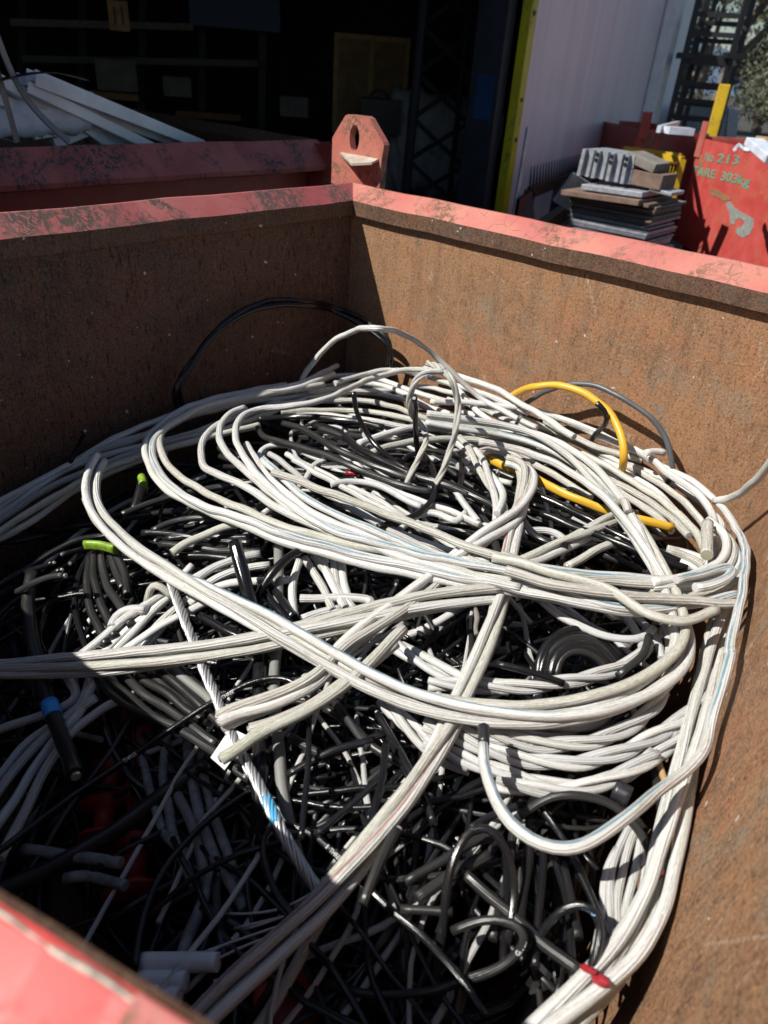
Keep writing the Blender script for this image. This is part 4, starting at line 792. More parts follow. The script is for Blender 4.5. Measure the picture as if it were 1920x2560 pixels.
for q,o_ in (([(1060,1190),(1180,1178),(1300,1140),(1400,1090),(1455,1030),(1440,960),(1400,910),(1350,870)],.11),
          ([(1060,1212),(1200,1210),(1330,1180),(1430,1130),(1485,1060),(1480,1000),(1440,950),(1400,925)],.10),
          ([(1040,1235),(1200,1232),(1360,1215),(1460,1170),(1505,1110),(1500,1060),(1470,1010)],.09),
          ([(1060,1262),(1220,1262),(1380,1245),(1480,1215),(1528,1160),(1522,1110),(1500,1080)],.085),
          ([(1100,1290),(1250,1285),(1400,1275),(1500,1250),(1535,1205),(1530,1150)],.08),
          ([(1180,1180),(1300,1150),(1390,1130),(1470,1110),(1480,1150),(1400,1190),(1280,1215)],.125),
          ([(1345,1120),(1380,1040),(1400,960),(1420,900),(1390,850)],.07),
          ([(900,1250),(1100,1255),(1280,1240),(1400,1215),(1450,1180)],.07)):
    C_('C',q,Wm if rng.rand()<.6 else (WBm if rng.rand()<.5 else WD_),o_,LK,GK)
C_('C',[(300,1130),(450,1180),(600,1240),(760,1290),(900,1320),(1080,1330),(1240,1310),(1380,1290),(1500,1262)],WBm,.10,'blue-lined white cable along the lower edge of the front arcs')
C_('C',[(100,1070),(300,1140),(470,1200),(640,1240),(840,1262),(1010,1280),(1160,1290)],Wm,.095,'smooth white cable hidden half under the grooved one at the right')
# --- 5. big three-strand bundle: from the right down round the front
bundle('M',[(920,905),(1010,918),(1080,928),(1150,945),(1215,975),(1270,1015),(1325,1075),(1370,1140),(1410,1210),(1445,1275),(1470,1340),(1478,1390),(1455,1435),(1400,1478),(1320,1515),(1220,1538),(1120,1543),(1010,1533),(900,1508),(800,1468),(710,1420),(620,1370),(540,1325),(450,1278),(370,1235),(300,1195),(245,1150),(208,1105),(195,1060),(200,1020),(215,990)],4,[Wm,WBm,WD_,Wm],.0092,.085,'broad loose bundle of four white cables making the great arc across the front',turn=2.2,spread=1.15,loose=.5)
C_('M',[(185,1075),(200,1110),(230,1150),(290,1200)],GW,.05,'grey-white cable dropping out of the shaded sweep beside the great arc')
# strands inside the big arc right part
C_('C',[(160,470),(330,498),(470,545),(600,600),(720,672),(830,770),(920,880),(1000,990),(1070,1100),(1130,1200)],Wm,.10,'bright white cable lying over the right limb of the great arc')
# --- 6. diagonal bundle running to the bottom edge
bundle('M',[(1000,1005),(1060,975),(1105,985),(1135,1020),(1130,1070),(1115,1120),(1105,1180),(1095,1240),(1075,1310),(1050,1385),(1015,1470),(975,1560),(920,1655),(855,1755),(780,1850),(700,1940),(600,2040),(510,2130),(420,2225),(380,2265)],3,[WD_,Wm,WRm],.0093,.055,'three-cable twisted bundle running diagonally to the bottom edge, with a faint red line',turn=1.1,spread=1.1,loose=.4)
C_('M',[(735,1925),(690,2000),(640,2085),(590,2165),(540,2240),(500,2290)],WD_,-.02,'single dull white cable splitting off the diagonal bundle at the bottom')
bundle('C',[(60,460),(110,500),(170,580),(230,680),(275,770),(262,860)],3,[WD_,Wm,Wm],.0082,.07,'twisted white strands folding over inside the ring, left one',turn=.5)
bundle('C',[(300,560),(360,570),(405,600),(420,660),(395,760),(330,860),(240,930),(130,1010),(40,1075),(1180,1210,.0,'B'),(1050,1310,.0,'B'),(900,1410,.0,'B'),(740,1530,.0,'B'),(850-500+0,60,.0,'E') if False else (600,200,.0,'E'),(450,290,.0,'E'),(300,355,.0,'E'),(190,385,.0,'E'),(110,430,.0,'E')],3,[WD_,Wm,WRm],.0095,.07,'thick twisted white bundle ending in frayed cut ends at the left of the front',turn=.9,spread=1.1,loose=.4,ends='b',step=.01)
C_('E',[(1060,-60),(960,40),(840,160),(700,270),(560,370),(420,430),(300,480),(200,560),(110,612)],WD_,.085,'white cable ending in a cut tip on the white paper tag',None,'b',r=.0108)
C_('E',[(1020,20),(900,110),(760,210),(620,310),(480,385),(350,425),(260,462)],WD_,.075,'dirty white cable ending in a ragged split beside the paper tag',None,'b',r=.0105)
bundle('C',[(900,840),(800,900),(700,955),(580,1005),(430,1085),(330,1120)],3,[WD_,Wm,WD_],.0085,.05,'green-stained twisted bundle crossing under the right limb of the great arc',turn=.7)
C_('C',[(960,930),(860,985),(760,1035),(620,1112)],WD_,.045,'grimy white cable beside the green-stained bundle with a loose end',None,'b')
# --- 7. horizontal bundle at the left
bundle('M',[(-60,1448),(40,1445),(150,1438),(270,1428),(380,1415),(500,1398),(600,1378),(700,1355),(800,1330),(900,1305),(990,1290),(1080,1280)],4,[WD_,Wm,WD_,Wm],.0098,.065,'thick green-tinged bundle of four white cables crossing horizontally from the left edge',turn=1.8,spread=1.05,loose=.4)
# --- 8. right wall bundle
bundle('M',[(1440,1195,-.02),(1500,1215,-.02),(1545,1250),(1568,1310),(1572,1380),(1560,1470),(1548,1550),(1530,1650),(1505,1760),(1475,1860),(1425,1960),(1360,2050),(1290,2130),(1210,2205),(1130,2280)],4,[WD_,Wm,Wm,WRm],.0098,.03,'heavy bundle of white cables running down the right wall to the bottom edge',turn=1.6,spread=1.05,loose=.4)
# --- 9. tightly twisted coils mid right
GT='tightly twisted white bundles in the lower right coil'
tw=[([(-120,520),(20,590),(200,660),(400,722),(600,765),(800,738),(1000,650),(1150,545),(1250,430),(1310,330)],'lowest of the tightly twisted white bundles in the right-hand coil'),
 ([(-120,430),(70,515),(250,585),(450,630),(650,642),(850,600),(1050,512),(1230,395),(1320,290),(1365,170)],'second lowest tightly twisted white bundle, reaching the right wall bundle'),
 ([(-60,380),(120,450),(300,515),(500,545),(700,535),(900,475),(1040,380),(1120,260),(1155,160)],'tightly twisted white bundle in the middle of the right-hand coil'),
 ([(0,420),(200,440),(400,470),(560,470),(700,440),(830,380),(900,300)],'uppermost tightly twisted white bundle just below the great arc'),
 ([(-100,220),(100,235),(260,245),(440,240),(620,215),(800,180),(960,110),(1040,20)],'tightly twisted white bundle above the great arc'),
 ([(250,740),(420,775),(600,785),(780,745),(950,670),(1080,590)],'short twisted bundle at the very bottom of the coil')]
for k,(q,lb) in enumerate(tw): bundle('F',q,3,[GW,Wm,GW],.0066,.015+.012*(k%3),lb,turn=.26,spread=1.0,loose=.1,group=None)
bundle('E',[(1000,10),(1100,80),(1220,150),(1340,205),(1480,240),(1600,250)],3,[GW,Wm,Wm],.0075,.02,'pale twisted bundle shaded in bands just above the great arc',turn=.4)
bundle('E',[(950,300),(1050,420),(1150,520),(1280,610),(1400,660)],3,[GW,GW,Wm],.0075,.0,'pale twisted bundle half in shade below the great arc',turn=.4)
C_('C',[(480,1290),(560,1350),(660,1410),(780,1460),(900,1490),(1000,1480),(1060,1430)],GW,.03,'slim pale cable sagging in the gap under the front arcs',r=.0078)
for k,(x,q) in enumerate([('C',[(900,1340),(960,1420),(1010,1500),(1000,1600)]),('C',[(960,1350),(1040,1420),(1090,1500),(1100,1590)]),('C',[(1100,1360),(1130,1450),(1150,1560),(1120,1660)])]):
    C_(x,q,GW,.02,['left','middle','right'][k]+' one of three pale cables dropping below the right knot',None,r=.008)
# white vertical group lower right
GV='white cables hanging in the sunlit group at the lower right'; LV='white cable hanging nearly upright in the sunlit group left of the wall bundle'
for q in ([(960,930),(900,1040),(860,1160),(840,1300),(850,1450),(830,1580),(790,1720)],[(985,940),(930,1080),(900,1250),(880,1400),(890,1560)],[(1000,960),(985,1100),(950,1250),(925,1400),(900,1560),(890,1660)],
          [(1035,1060),(1030,1180),(1010,1320),(960,1440),(940,1560)],[(1060,1150),(1045,1290),(1020,1400),(1000,1500),(960,1580)],[(870,1080),(820,1160),(800,1250),(820,1360),(790,1500),(770,1640)]):
    C_('F',q,Wm if rng.rand()<.6 else GW,-.005,LV,GV,r=.0062)
# --- 10. left white fan (twisted bundles) to the left edge
GN='white cables fanning to the left edge below the horizontal bundle'; LN='white cable in the fan spreading to the lower left edge'
fan=[([(900,1225),(760,1310),(640,1390),(540,1470),(440,1560),(330,1640),(400,290,.0,'D'),(250,380,.0,'D'),(100,430,.0,'D'),(-60,490,.0,'D')]),
 ([(1000,1110),(880,1230),(800,1330),(690,1410),(600,1500),(500,1600),(420,340,.0,'D'),(300,430,.0,'D'),(150,530,.0,'D'),(50,640,.0,'D'),(-60,760,.0,'D')]),
 ([(1080,1290),(900,1380),(760,1460),(640,1560),(540,1640),(400,400,.0,'D'),(260,540,.0,'D'),(160,680,.0,'D'),(60,850,.0,'D'),(-60,1020,.0,'D')]),
 ([(1240,1080),(1120,1110),(1000,1180),(880,1270),(780,1350),(690,1450),(600,1550)]),
 ([(1350,1050),(1230,1075),(1110,1120),(1030,1170),(950,1230)]),
 ([(1400,1100),(1260,1120),(1140,1160),(1050,1210),(960,1290),(870,1370),(800,1450),(700,1560)]),
 ([(700,280,.0,'D'),(540,350,.0,'D'),(400,450,.0,'D'),(280,600,.0,'D'),(180,780,.0,'D'),(90,960,.0,'D'),(0,1130,.0,'D')]),
 ([(500,300,.0,'D'),(330,420,.0,'D'),(180,560,.0,'D'),(60,700,.0,'D'),(-60,860,.0,'D')]),
 ([(1500,1180),(1350,1190),(1200,1200),(1080,1240),(980,1310)]),([(930,1330),(840,1420),(760,1520),(690,1600)])]
for q in fan: C_('A',q,Wm if rng.rand()<.5 else GW,.01+rng.uniform(0,.02),LN,GN,r=.0088)
C_('A',[(760,1300,0),(780,1220,.02),(810,1195,.04),(860,1225,.02),(900,1270,0)],WD_,.03,'small white cable end hooked like a question mark left of the metal rope',r=.008)
C_('A',[(590,1430),(600,1370),(660,1335),(760,1340)],GW,.03,'ribbed white cable curving tightly left of the metal rope',r=.011)
C_('A',[(890,1040),(960,990),(1060,945),(1140,915),(1220,900)],WD_,.05,'white cable joined to a grey sleeve in the gap inside the great arc')
m=None
# white group behind the thick black tube (B 540..800 , 1050..1350)
for k,q in enumerate([[(545,1070),(600,1150),(650,1250),(690,1340)],[(585,1060),(660,1140),(730,1240),(800,1330)],[(640,1050),(650,1130),(690,1220),(740,1320)],[(690,1070),(705,1170),(730,1260),(760,1330)],[(735,1060),(745,1170),(770,1280)],[(520,1080),(490,1160),(470,1260),(490,1370)]]):
    C_('B',q,Wm,.02,'white cable in the small upright group right of the thick black tube','small upright white group in the centre',r=.0085)
C_('B',[(520,1275),(620,1275),(760,1280),(870,1285),(905,1300),(860,1330),(780,1345)],GW,.02,'pale cable with a rounded bend lying behind the horizontal bundle')
C_('B',[(530,1385),(620,1350),(740,1330)],GW,.015,'pale cable stub with a bright cut end in the centre',None,'a')
# thin crossing white ones inside the ring
for k,(q,lb) in enumerate([([(310,560),(320,510),(380,485),(480,490),(560,530),(640,560)],'thin white cable looping round at the left inside the ring'),
  ([(650,495),(720,505),(790,550),(830,610),(890,670),(1000,715),(1120,760),(1250,810),(1350,850),(1450,900)],'white cable snaking from a pale tip through the middle of the ring'),
  ([(360,530),(450,590),(560,680),(700,760),(850,850),(1000,930),(1150,1010),(1260,1060)],'straight white cable slanting through the shade inside the ring'),
  ([(450,530),(600,610),(760,690),(900,760),(1050,850),(1150,920)],'second slanting white cable inside the ring'),
  ([(490,560),(640,650),(800,730),(960,820),(1080,870)],'third slanting white cable inside the ring, half shaded'),
  ([(680,690),(780,670),(900,680),(1000,720),(1080,770),(1150,800)],'pale grey cable bowed over the slanting ones inside the ring'),
  ([(330,840),(430,770),(540,670),(600,580),(650,565)],'white cable climbing from lower left to upper right inside the ring'),
  ([(1030,920),(1100,860),(1190,830),(1270,850),(1330,890),(1380,830)],'white cable bent in a wave at the right inside the ring'),
  ([(1240,690),(1310,700),(1350,760),(1400,830),(1440,880)],'grey-white cable hooking down at the right inside the ring'),
  ([(1290,830),(1380,870),(1480,900),(1560,905)],'pale cable lying flat at the right inside the ring'),
  ([(0,560,.0,'C'),(90,590,.0,'C'),(200,640,.0,'C'),(330,680,.0,'C')],'pale cable passing under the folded strands'),
  ([(380,930,.0,'C'),(470,915,.0,'C'),(560,935,.0,'C'),(620,990,.0,'C')],'small white cable humping up between the black ones at the right'),
  ([(700,760),(840,830),(960,900),(1100,960),(1240,1020),(1380,1050)],'white cable just behind the rust-freckled one')]):
    C_('B',q,GW if k%3==2 else Wm,.035+.006*(k%3),lb,None,r=.0078)
# --- 11. standing loops
def arch(c,pts,mat,r,label,ends='',**k):   # points carry their own height above the heap
    return cable(c,pts,mat,r,0.,label,None,ends,**k)
arch('M',[(640,850,.03),(665,800,.11),(705,750,.20),(755,718,.27),(815,709,.31),(875,724,.28),(930,760,.22),(985,812,.15),(1040,860,.09),(1100,895,.07),(1160,925,.06)],Wm,.0085,'slim white cable standing up in the tallest white loop at the back')
P=None
def twist_arch(c,pts,label): return bundle(c,pts,3,[WD_,WD_,Wm],.0046,0.,label,turn=.22,spread=.72,loose=.05)
twist_arch('B',[(1270,100,.30),(1200,95,.30),(1130,130,.28),(1092,200,.24),(1080,280,.20),(1115,345,.15),(1165,400,.12),(1178,450,.11),(1150,520,.09),(1110,600,.07),(1065,700,.05)],'thin twisted tan cable twisting down to a pointed end inside the standing loop')
twist_arch('B',[(1180,60,.26),(1260,90,.30),(1310,150,.29),(1338,250,.24),(1330,380,.19),(1300,500,.13),(1260,610,.09),(1225,680,.06),(1195,730,.04)],'thicker twisted grey-white cable falling from the standing loop to a cut end')
arch('M',[(360,880,.0),(385,830,('w1',.05)),(420,775,('w1',.045)),(470,710,('w1',.04)),(530,668,('w1',.035)),(600,648,('w1',.035)),(660,652,('w1',.05)),(720,664,('w2',.09)),(790,695,('w2',.06)),(840,735,('w2',.05)),(895,795,.02)],BK,.0105,'upper strand of the tall black arc leaning on the shaded corner')
arch('M',[(352,890,.0),(378,842,('w1',.06)),(415,788,('w1',.055)),(462,724,('w1',.05)),(522,680,('w1',.045)),(590,660,('w1',.05)),(665,662,('w1',.07)),(725,672,('w2',.11)),(790,710,('w2',.08)),(840,752,('w2',.07)),(885,805,.02)],BG,.009,'lower strand of the tall black arc leaning on the shaded corner')
arch('C',[(345,235,.05),(380,205,.08),(440,180,('w2',.10)),(530,172,('w2',.09)),(640,190,('w2',.09)),(740,235,('w2',.09)),(820,295,('w2',.09)),(875,370,('w2',.10)),(905,450,('w2',.12)),(915,540,('w2',.14)),(890,640,.0)],'yellow_sheath',.0108,'bright yellow cable arching against the sunlit wall')
arch('C',[(440,280,.03),(500,215,.08),(600,172,('w2',.06)),(720,170,('w2',.05)),(850,208,('w2',.05)),(960,268,('w2',.05)),(1060,345,('w2',.05)),(1125,430,('w2',.05)),(1155,520,('w2',.06)),(1160,620,('w2',.07)),(1130,690,.0)],'grey_sheath',.0075,'dark grey cable arching behind the yellow one against the sunlit wall')
arch('C',[(770,262,('w2',.13)),(810,300,('w2',.12)),(820,360,('w2',.10)),(790,420,.06),(750,470,.03)],BK,.0075,'short black cable bent over the yellow arc')
C_('C',[(190,540),(250,575),(330,610),(430,640),(530,700),(640,750),(720,780),(830,820),(950,860),(1050,885),(1165,912)],'yellow_sheath',.045,'flat yellow cable slanting across the heap to a torn end',None,'',r=.0095,flat=.2)
arch('B',[(790,208,.20),(800,270,.17),(825,345,.13),(870,430,.09),(930,505,.07),(1010,565,.05),(1100,620,.04)],BG,.0072,'glossy black cable standing up with a bent neck, left of the stub')
arch('B',[(1110,242,.26),(1115,330,.18),(1118,420,.12),(1128,520,.06)],BG,.0078,'straight upright black cable stub inside the standing loop','a')
arch('A',[(440,412,.11),(410,480,.07),(370,560,.04),(345,610,.02)],BK,.0072,'short black cable stub with a bright tip against the left wall','a')
arch('C',[(375,340,.10),(350,380,.05),(320,430,.02)],'grey_sheath',.006,'tiny grey cable stub poking up near the yellow arc','a')
# --- 12. black cables inside the ring
for q,mt,lb,r in (([(300,395),(320,430),(370,455),(470,475),(600,520),(760,580),(900,640),(1050,690),(1200,720)],BD,'dusty black cable with a hooked left end inside the ring',.0095),
  ([(430,370),(510,388),(600,440),(700,500),(820,555),(960,610),(1120,660)],BD,'dusty black cable with a blunt left tip, second from the hook',.0095),
  ([(590,380),(680,405),(770,460),(880,530),(1000,590),(1150,650),(1300,700),(1450,760),(1540,810)],BK,'long black cable fanning right from a flared tip inside the ring',.0105),
  ([(620,400),(740,440),(850,510),(980,580),(1120,640),(1260,690),(1400,740)],BD,'black cable lying alongside the flared one',.010),
  ([(300,350),(480,335),(640,340),(800,360),(950,395)],BK,'black cable in the dark band behind the ring cables',.010),
  ([(100,500),(150,525),(220,560)],BD,'dusty black stub poking out behind the widest hooked bend',.0115),
  ([(1140,510),(1190,580),(1215,680),(1200,780),(1120,840),(1000,890),(920,910)],BK,'black cable looping round behind the twisted tan end',.008),
  ([(1290,520),(1350,560),(1362,640),(1340,720)],BG,'curved black cable right of the standing loop',.008),
  ([(1050,560),(1080,530),(1150,525),(1180,560)],BG,'small black curl at the foot of the upright stub',.007),
  ([(380,700,0,'C'),(520,760,0,'C'),(700,850,0,'C'),(850,930,0,'C'),(1000,1010,0,'C'),(1200,1090,0,'C')],BG,'black cable slanting down to the right under the yellow one',.009),
  ([(390,880,0,'C'),(430,940,0,'C'),(520,990,0,'C'),(620,1000,0,'C')],BK,'black cable curving under the green-stained bundle',.009),
  ([(480,830,0,'C'),(640,900,0,'C'),(820,960,0,'C'),(1000,1050,0,'C'),(1240,1120,0,'C')],BK,'black cable ending in a bright cut core near the right knot',.009)):
    C_('B',q,mt,.055,lb,None,'b' if 'bright cut core' in lb else '',r=r)
arch('C',[(560,800,.04),(600,780,.06),(650,800,.06),(655,850,.04),(615,865,.03),(590,835,.03)],'black_dusty',.0085,'small dark coil curled like a spring under the yellow cable')
# --- 13. left and lower black cables
cable('A',[(165,1150,.0),(145,1230),(140,1300),(150,1400),(170,1500),(190,1600),(205,150,.0,'D'),(235,260,.0,'D'),(285,420,.0,'D'),(330,550,.0,'D'),(392,702,.01,'D')],BD,.0175,.05,'thick black cable hanging at the left with a bright stranded cut end',None,'b')
tk=PATHS[-1]; Pt=tk[1]
i0=int(len(Pt)*.62)
k0=min(range(len(Pt)),key=lambda i:np.hypot(*(np.array([*(lambda c:(c[0]/c[2]*F+CX,c[1]/c[2]*F+CY))(RM.T@(Pt[i]-EYE))])-np.array(PX('D',253,352)))))
tp=sweep('blue_tape',Pt[k0-1:k0+3],.0165,'blue_tape',tk[0],sides=16,wob=.02)
cable('A',[(90,1248,.02),(150,1215,.05),(230,1175,.07),(335,1160,.08)],BD,.0095,.04,'short dusty black cable with a bent neck near the left edge',None,'b')
for k,(x0,y0,x1,y1) in enumerate([(325,1048,470,1010),(365,1095,420,1040),(278,1093,120,1150),(318,1130,200,1200)]):
    cable('A',[(x0,y0,.06),((x0+x1)/2,(y0+y1)/2,.04),(x1,y1,.0)],BK,.0075,.0,['uppermost','second','leftmost','lowest'][k]+' of the four small cut cable ends in the shade at the left',None,'a')
cable('A',[(-60,1260),(60,1175),(200,1085),(350,1000),(480,955),(620,935)],BK,.010,.0,'black cable curving up from the left edge through the shade')
for k,(q) in enumerate([[(460,1060),(450,1180),(470,1320),(520,1440),(560,1520)],[(490,1040),(490,1160),(520,1290),(570,1400),(600,1480)],[(530,1010),(530,1120),(570,1230),(640,1330),(680,1420)],[(560,1020),(590,1120),(640,1230)],[(600,1030),(640,1120),(660,1260)]]):
    cable('A',q,BD,.0115,.02,['first','second','third','fourth','fifth'][k]+' from the left of the ribbed black cables hanging below the green tape',None)
cable('A',[(630,850),(740,800),(880,750),(1050,710),(1200,690),(1340,680)],BD,.0105,.02,'dusty black cable slanting up behind the outer arc')
for k,q in enumerate([[(740,940),(900,945),(1100,975),(1300,990)],[(830,1000),(1000,1010),(1180,1030),(1350,1030)],[(900,1060),(1050,1055),(1200,1070)],[(790,930),(900,880),(1020,862),(1120,860)],[(860,970),(1000,960),(1150,960),(1300,960)]]):
    cable('A',q,BD if k%2 else BK,.0098,.02,'black cable in the parallel layer inside the great arc, left of the thick tube','parallel black layer left of the thick tube')
# green-yellow tape
def tape(c,x0,y0,x1,y1,off,r,label,mat='green_tape'):
    P=path(c,[(x0,y0),((x0+x1)/2,(y0+y1)/2-10),(x1,y1)],off,.008); o=sweep('tape_band',P,r,mat,sides=14,wob=.1,flat=.3); tag(o,label,'tape')
tape('A',440,1000,600,1025,.055,.009,'bright green-yellow tape wrapped over the ribbed black cables')
tape('A',735,660,745,700,.04,.0150,'small green-yellow tape on a dark cable in the shade')
cable('A',[(742,665,.03),(720,740,.02),(690,830,0)],BK,.0165,.01,'dark bundled cable wearing the small green tape')
# thick glossy tube and neighbours
arch('A',[(1218,985,.12),(1240,1090,.10),(1270,1200,.08),(1300,1310,.05),(1330,1450,.03),(1345,1600,.02),(1345,150,.02,'D'),(1360,400,.02,'D'),(1350,650,.02,'D'),(1350,850,.0,'D'),(1320,1150,-.05,'D'),(1290,1450,-.10,'D')],BG,.0165,'thick glossy black tube standing up with an open top end')
arch('A',[(1590,1010,.06),(1500,1060,.07),(1420,1130,.07),(1370,1210,.05),(1330,1290,.03)],BK,.0105,'black cable bending away to the right of the glossy tube')
arch('A',[(1440,1000,.03),(1440,1150,.03),(1445,1300,.02),(1440,1500,.02),(1430,80,.02,'D'),(1430,400,.02,'D'),(1445,650,.01,'D'),(1480,880,.0,'D'),(1540,1100,-.04,'D'),(1590,1290,-.08,'D')],'grey_jacket',.0125,'grey-brown fibrous cable running down right of the glossy tube')
for k,q in enumerate([[(1350,1200),(1400,1280),(1480,1370),(1540,1440)],[(1390,1190),(1450,1280),(1530,1380)],[(1330,1290),(1380,1380),(1440,1450)],[(1040,1370),(1120,1420),(1210,1470),(1280,1500)]]):
    cable('A',q,BG,.0105,.03,['first','second','third','lowest'][k]+' of the shiny black cables crossing low behind the glossy tube',None)
TH,Pth=cable('D',[(1560,235),(1500,195),(1400,190),(1280,230),(1150,300),(1020,380),(880,475),(750,560),(600,655),(420,775),(220,915),(60,1050),(-60,1140)],BG,.0078,.045,'slim black cable with white printed lettering slanting to the left edge')
cable('D',[(1080,640),(980,710),(850,800),(700,910),(560,1010),(420,1100),(260,1190),(80,1270),(-60,1330)],BD,.021,-.03,'very thick dark cable slanting through the shade at the lower left')
cable('D',[(1320,775),(1200,850),(1080,945),(960,1050),(870,1150),(800,1270),(750,1400),(715,1540),(690,1700)],BK,.0078,.0,'slim dark cable curving down through the shade to the near rim')
lab3,P3c=cable('E',[(560,1540),(480,1430),(400,1300),(340,1170),(322,1060),(355,980),(430,945),(510,960),(600,1015),(700,1110),(800,1210),(920,1320),(1060,1450),(1200,1580),(1330,1740),(1480,1960)],BG,.0082,.02,'black cable bent in a hairpin with white print, centre bottom')
arch('E',[(1205,1850,-.03),(1230,1650,-.01),(1265,1450,.02),(1290,1280,.04),(1320,1130,.06),(1370,1010,.07),(1450,962,.08),(1530,985,.08),(1595,1070,.07),(1630,1200,.05),(1630,1380,.03),(1600,1540,.02),(1575,1680,-.01)],BG,.0095,'tall narrow hairpin of glossy black cable catching the sun')
bo,Pb=arch('F',[(25,1515,.03),(100,1470,.04),(200,1450,.05),(290,1455,.05),(370,1480,.05),(405,1530,.05),(400,1590,.04),(330,1660,.02),(220,1730,.01),(80,1780,.0),(-80,1830,-.01),(-300,1850,-.02),(-520,1810,-.03),(-700,1740,-.05)],BD,.0095,'dusty black cable curling round and sweeping left along the bottom')
lo,Pl=arch('F',[(600,1920,-.02),(650,1850,.0),(720,1730,.03),(780,1610,.05),(802,1500,.06),(770,1410,.07),(700,1370,.07),(620,1385,.06),(550,1440,.05),(490,1510,.03),(440,1600,.01),(370,1730,-.02)],BG,.009,'black cable bent in a small rounded loop at the bottom right')
ak,Pa=arch('F',[(350,930,.02),(420,870,.03),(500,820,.04),(620,790,.05),(740,800,.05),(860,850,.04),(950,930,.03),(1020,1030,.02),(1060,1150,.01),(1070,1300,-.01),(1050,1480,-.03)],BD,.0105,'dusty black cable arching over the dark hollow at the right')
for k,(q,mt) in enumerate([([(545,1090),(590,1250),(630,1420),(650,1600),(650,1800)],BG),([(480,860),(560,970),(640,1100),(710,1230),(760,1370)],BG),([(620,1100),(680,1200),(740,1300),(800,1450),(850,1650)],BK),([(420,900),(440,1080),(400,1300),(370,1500)],BK),([(350,950),(330,1150),(280,1350),(230,1560)],BD),
    ([(500,1050),(490,1250),(470,1450),(460,1700)],BK),([(860,860),(960,900),(1010,990)],BK),([(80,1200),(180,1300),(290,1400),(440,1540),(600,1650),(700,1730)],BD),([(970,380),(1060,620),(1100,860),(1080,1100),(1090,1250)],BD),([(300,1060),(310,1250),(300,1500),(290,1700)],BG),([(110,980),(250,900),(400,850)],BK),([(600,1150),(640,1350),(665,1550)],BK)]):
    C_('F',q,mt,.005+.006*(k%4),'black cable in the lower-right tangle, '+['with a sunlit line down its left side','slanting down from the dark arch','passing behind the rounded loop','leaning left below the dark arch','farthest left, behind the narrow hairpin','in the middle of the tangle','short one ending under the blue-striped U','crossing the others towards the red tag','along the pale lath','straight one behind the narrow hairpin','short one left of the dark arch','half hidden behind the sunlit one'][k],None,r=[.0085,.0085,.008,.0095,.010,.0095,.013,.0125,.0105,.009,.009,.009][k])
# arches of black coil above the great arc (right)
for k in range(6):
    s=k*22
    arch('C',[(455+s,1700,.0),(462+s,1600,.02),(520+s*.9,1500+s*.5,.03),(640+s*.3,1435+s,.035),(760-s*.2,1450+s,.03),(850-s*.3,1520+s,.015),(900-s*.4,1600+s,.0)],[BK,BG,BD][k%3],.0088,'black cable in the nested coil above the great arc','nested black coil above the great arc') if False else cable('C',[(455+s,1700,.0),(462+s,1600,.02),(520+s*.9,1500+s*.5,.03),(640+s*.3,1435+s,.035),(760-s*.2,1450+s,.03),(850-s*.3,1520+s,.015),(900-s*.4,1600+s,.0)],[BK,BG,BD][k%3],.0088,-.01,'black cable in the nested coil above the great arc','nested black coil above the great arc')
cable('F',[(250,122,.04),(380,155,.04),(480,185,.03),(600,225,.02)],BK,.0095,.02,'short black cable stub lying above the great arc')
cable('F',[(1040,-20,.03),(1010,70,.03),(950,130,.03),(880,190,.02)],BD,.0115,.02,'dusty black cable passing down behind the great arc at the right')
# sunlit black cluster, left centre below horizontal bundle
for k,q in enumerate([[(480,180),(600,290),(740,380),(880,440),(1020,520),(1180,640),(1300,730)],[(530,205),(680,300),(820,410),(980,480),(1150,600)],[(600,140),(720,250),(860,350),(1000,450),(1130,540)],[(820,150),(950,250),(1060,350),(1150,450)],[(880,150),(1000,230),(1100,330)],[(720,190),(860,260),(960,360),(1080,430)],[(780,170),(900,270),(1020,390)],[(930,150),(1040,240),(1120,300)]]):
    C_('D',q,BD if k!=4 else 'grey_jacket',.03-.003*k,['longest','second longest','third','fourth','greenish','sixth','seventh','shortest'][k]+' of the sunlit black cables slanting down from under the horizontal bundle',None,'a' if k<3 else '',r=.0115)
for k,q in enumerate([[(470,500),(560,560),(640,600)],[(650,600),(760,540),(880,500),(960,480)],[(450,690),(600,610),(760,560),(900,520)],[(600,1020),(740,890),(860,780),(960,680)],[(870,1010),(900,880),(935,720),(965,540)],[(920,380),(1000,520),(1080,680),(1160,830),(1220,960)],[(960,480),(1040,640),(1120,800)],[(560,400),(570,560),(560,700),(545,850),(525,1030)],[(840,1370),(900,1230),(960,1100),(1028,985)],[(640,350),(760,420),(900,560),(1050,640)],[(700,330),(790,440),(880,560)],[(1060,1250),(1160,1180),(1280,1130),(1420,1040),(1540,1010)],[(1130,1350),(1240,1270),(1350,1180),(1500,1110)],[(1040,1395),(1160,1400),(1310,1410)]]):
    C_('E',q,[BD,BK,BK,BG,BG,BG,BG,BG,BD,BD,BD,BD,BD,BD][k],.02+.004*(k%3)+(.05 if k==8 else .03 if k in (3,4,7) else 0),'black cable '+['stub with a pleated end left of centre','crossing just below the great arc','slanting low across the dark hollow','rising straight to the right in the centre','leaning upright in the centre','slanting down from a cut tip under the great arc','parallel to the shiny slanting one','hanging straight down with a bright edge','stub with a cut tip resting beside the diagonal bundle','dull and flat under the great arc','dull one beside the flat one','sweeping behind the narrow hairpin','dull, slanting behind the narrow hairpin','with a matt jacket lying flat at the bottom'][k],None,'b' if k==8 else ('a' if k in (0,5) else ''),r=[.012,.0095,.010,.0078,.0095,.0095,.008,.0072,.0115,.011,.011,.0105,.013,.0095][k])
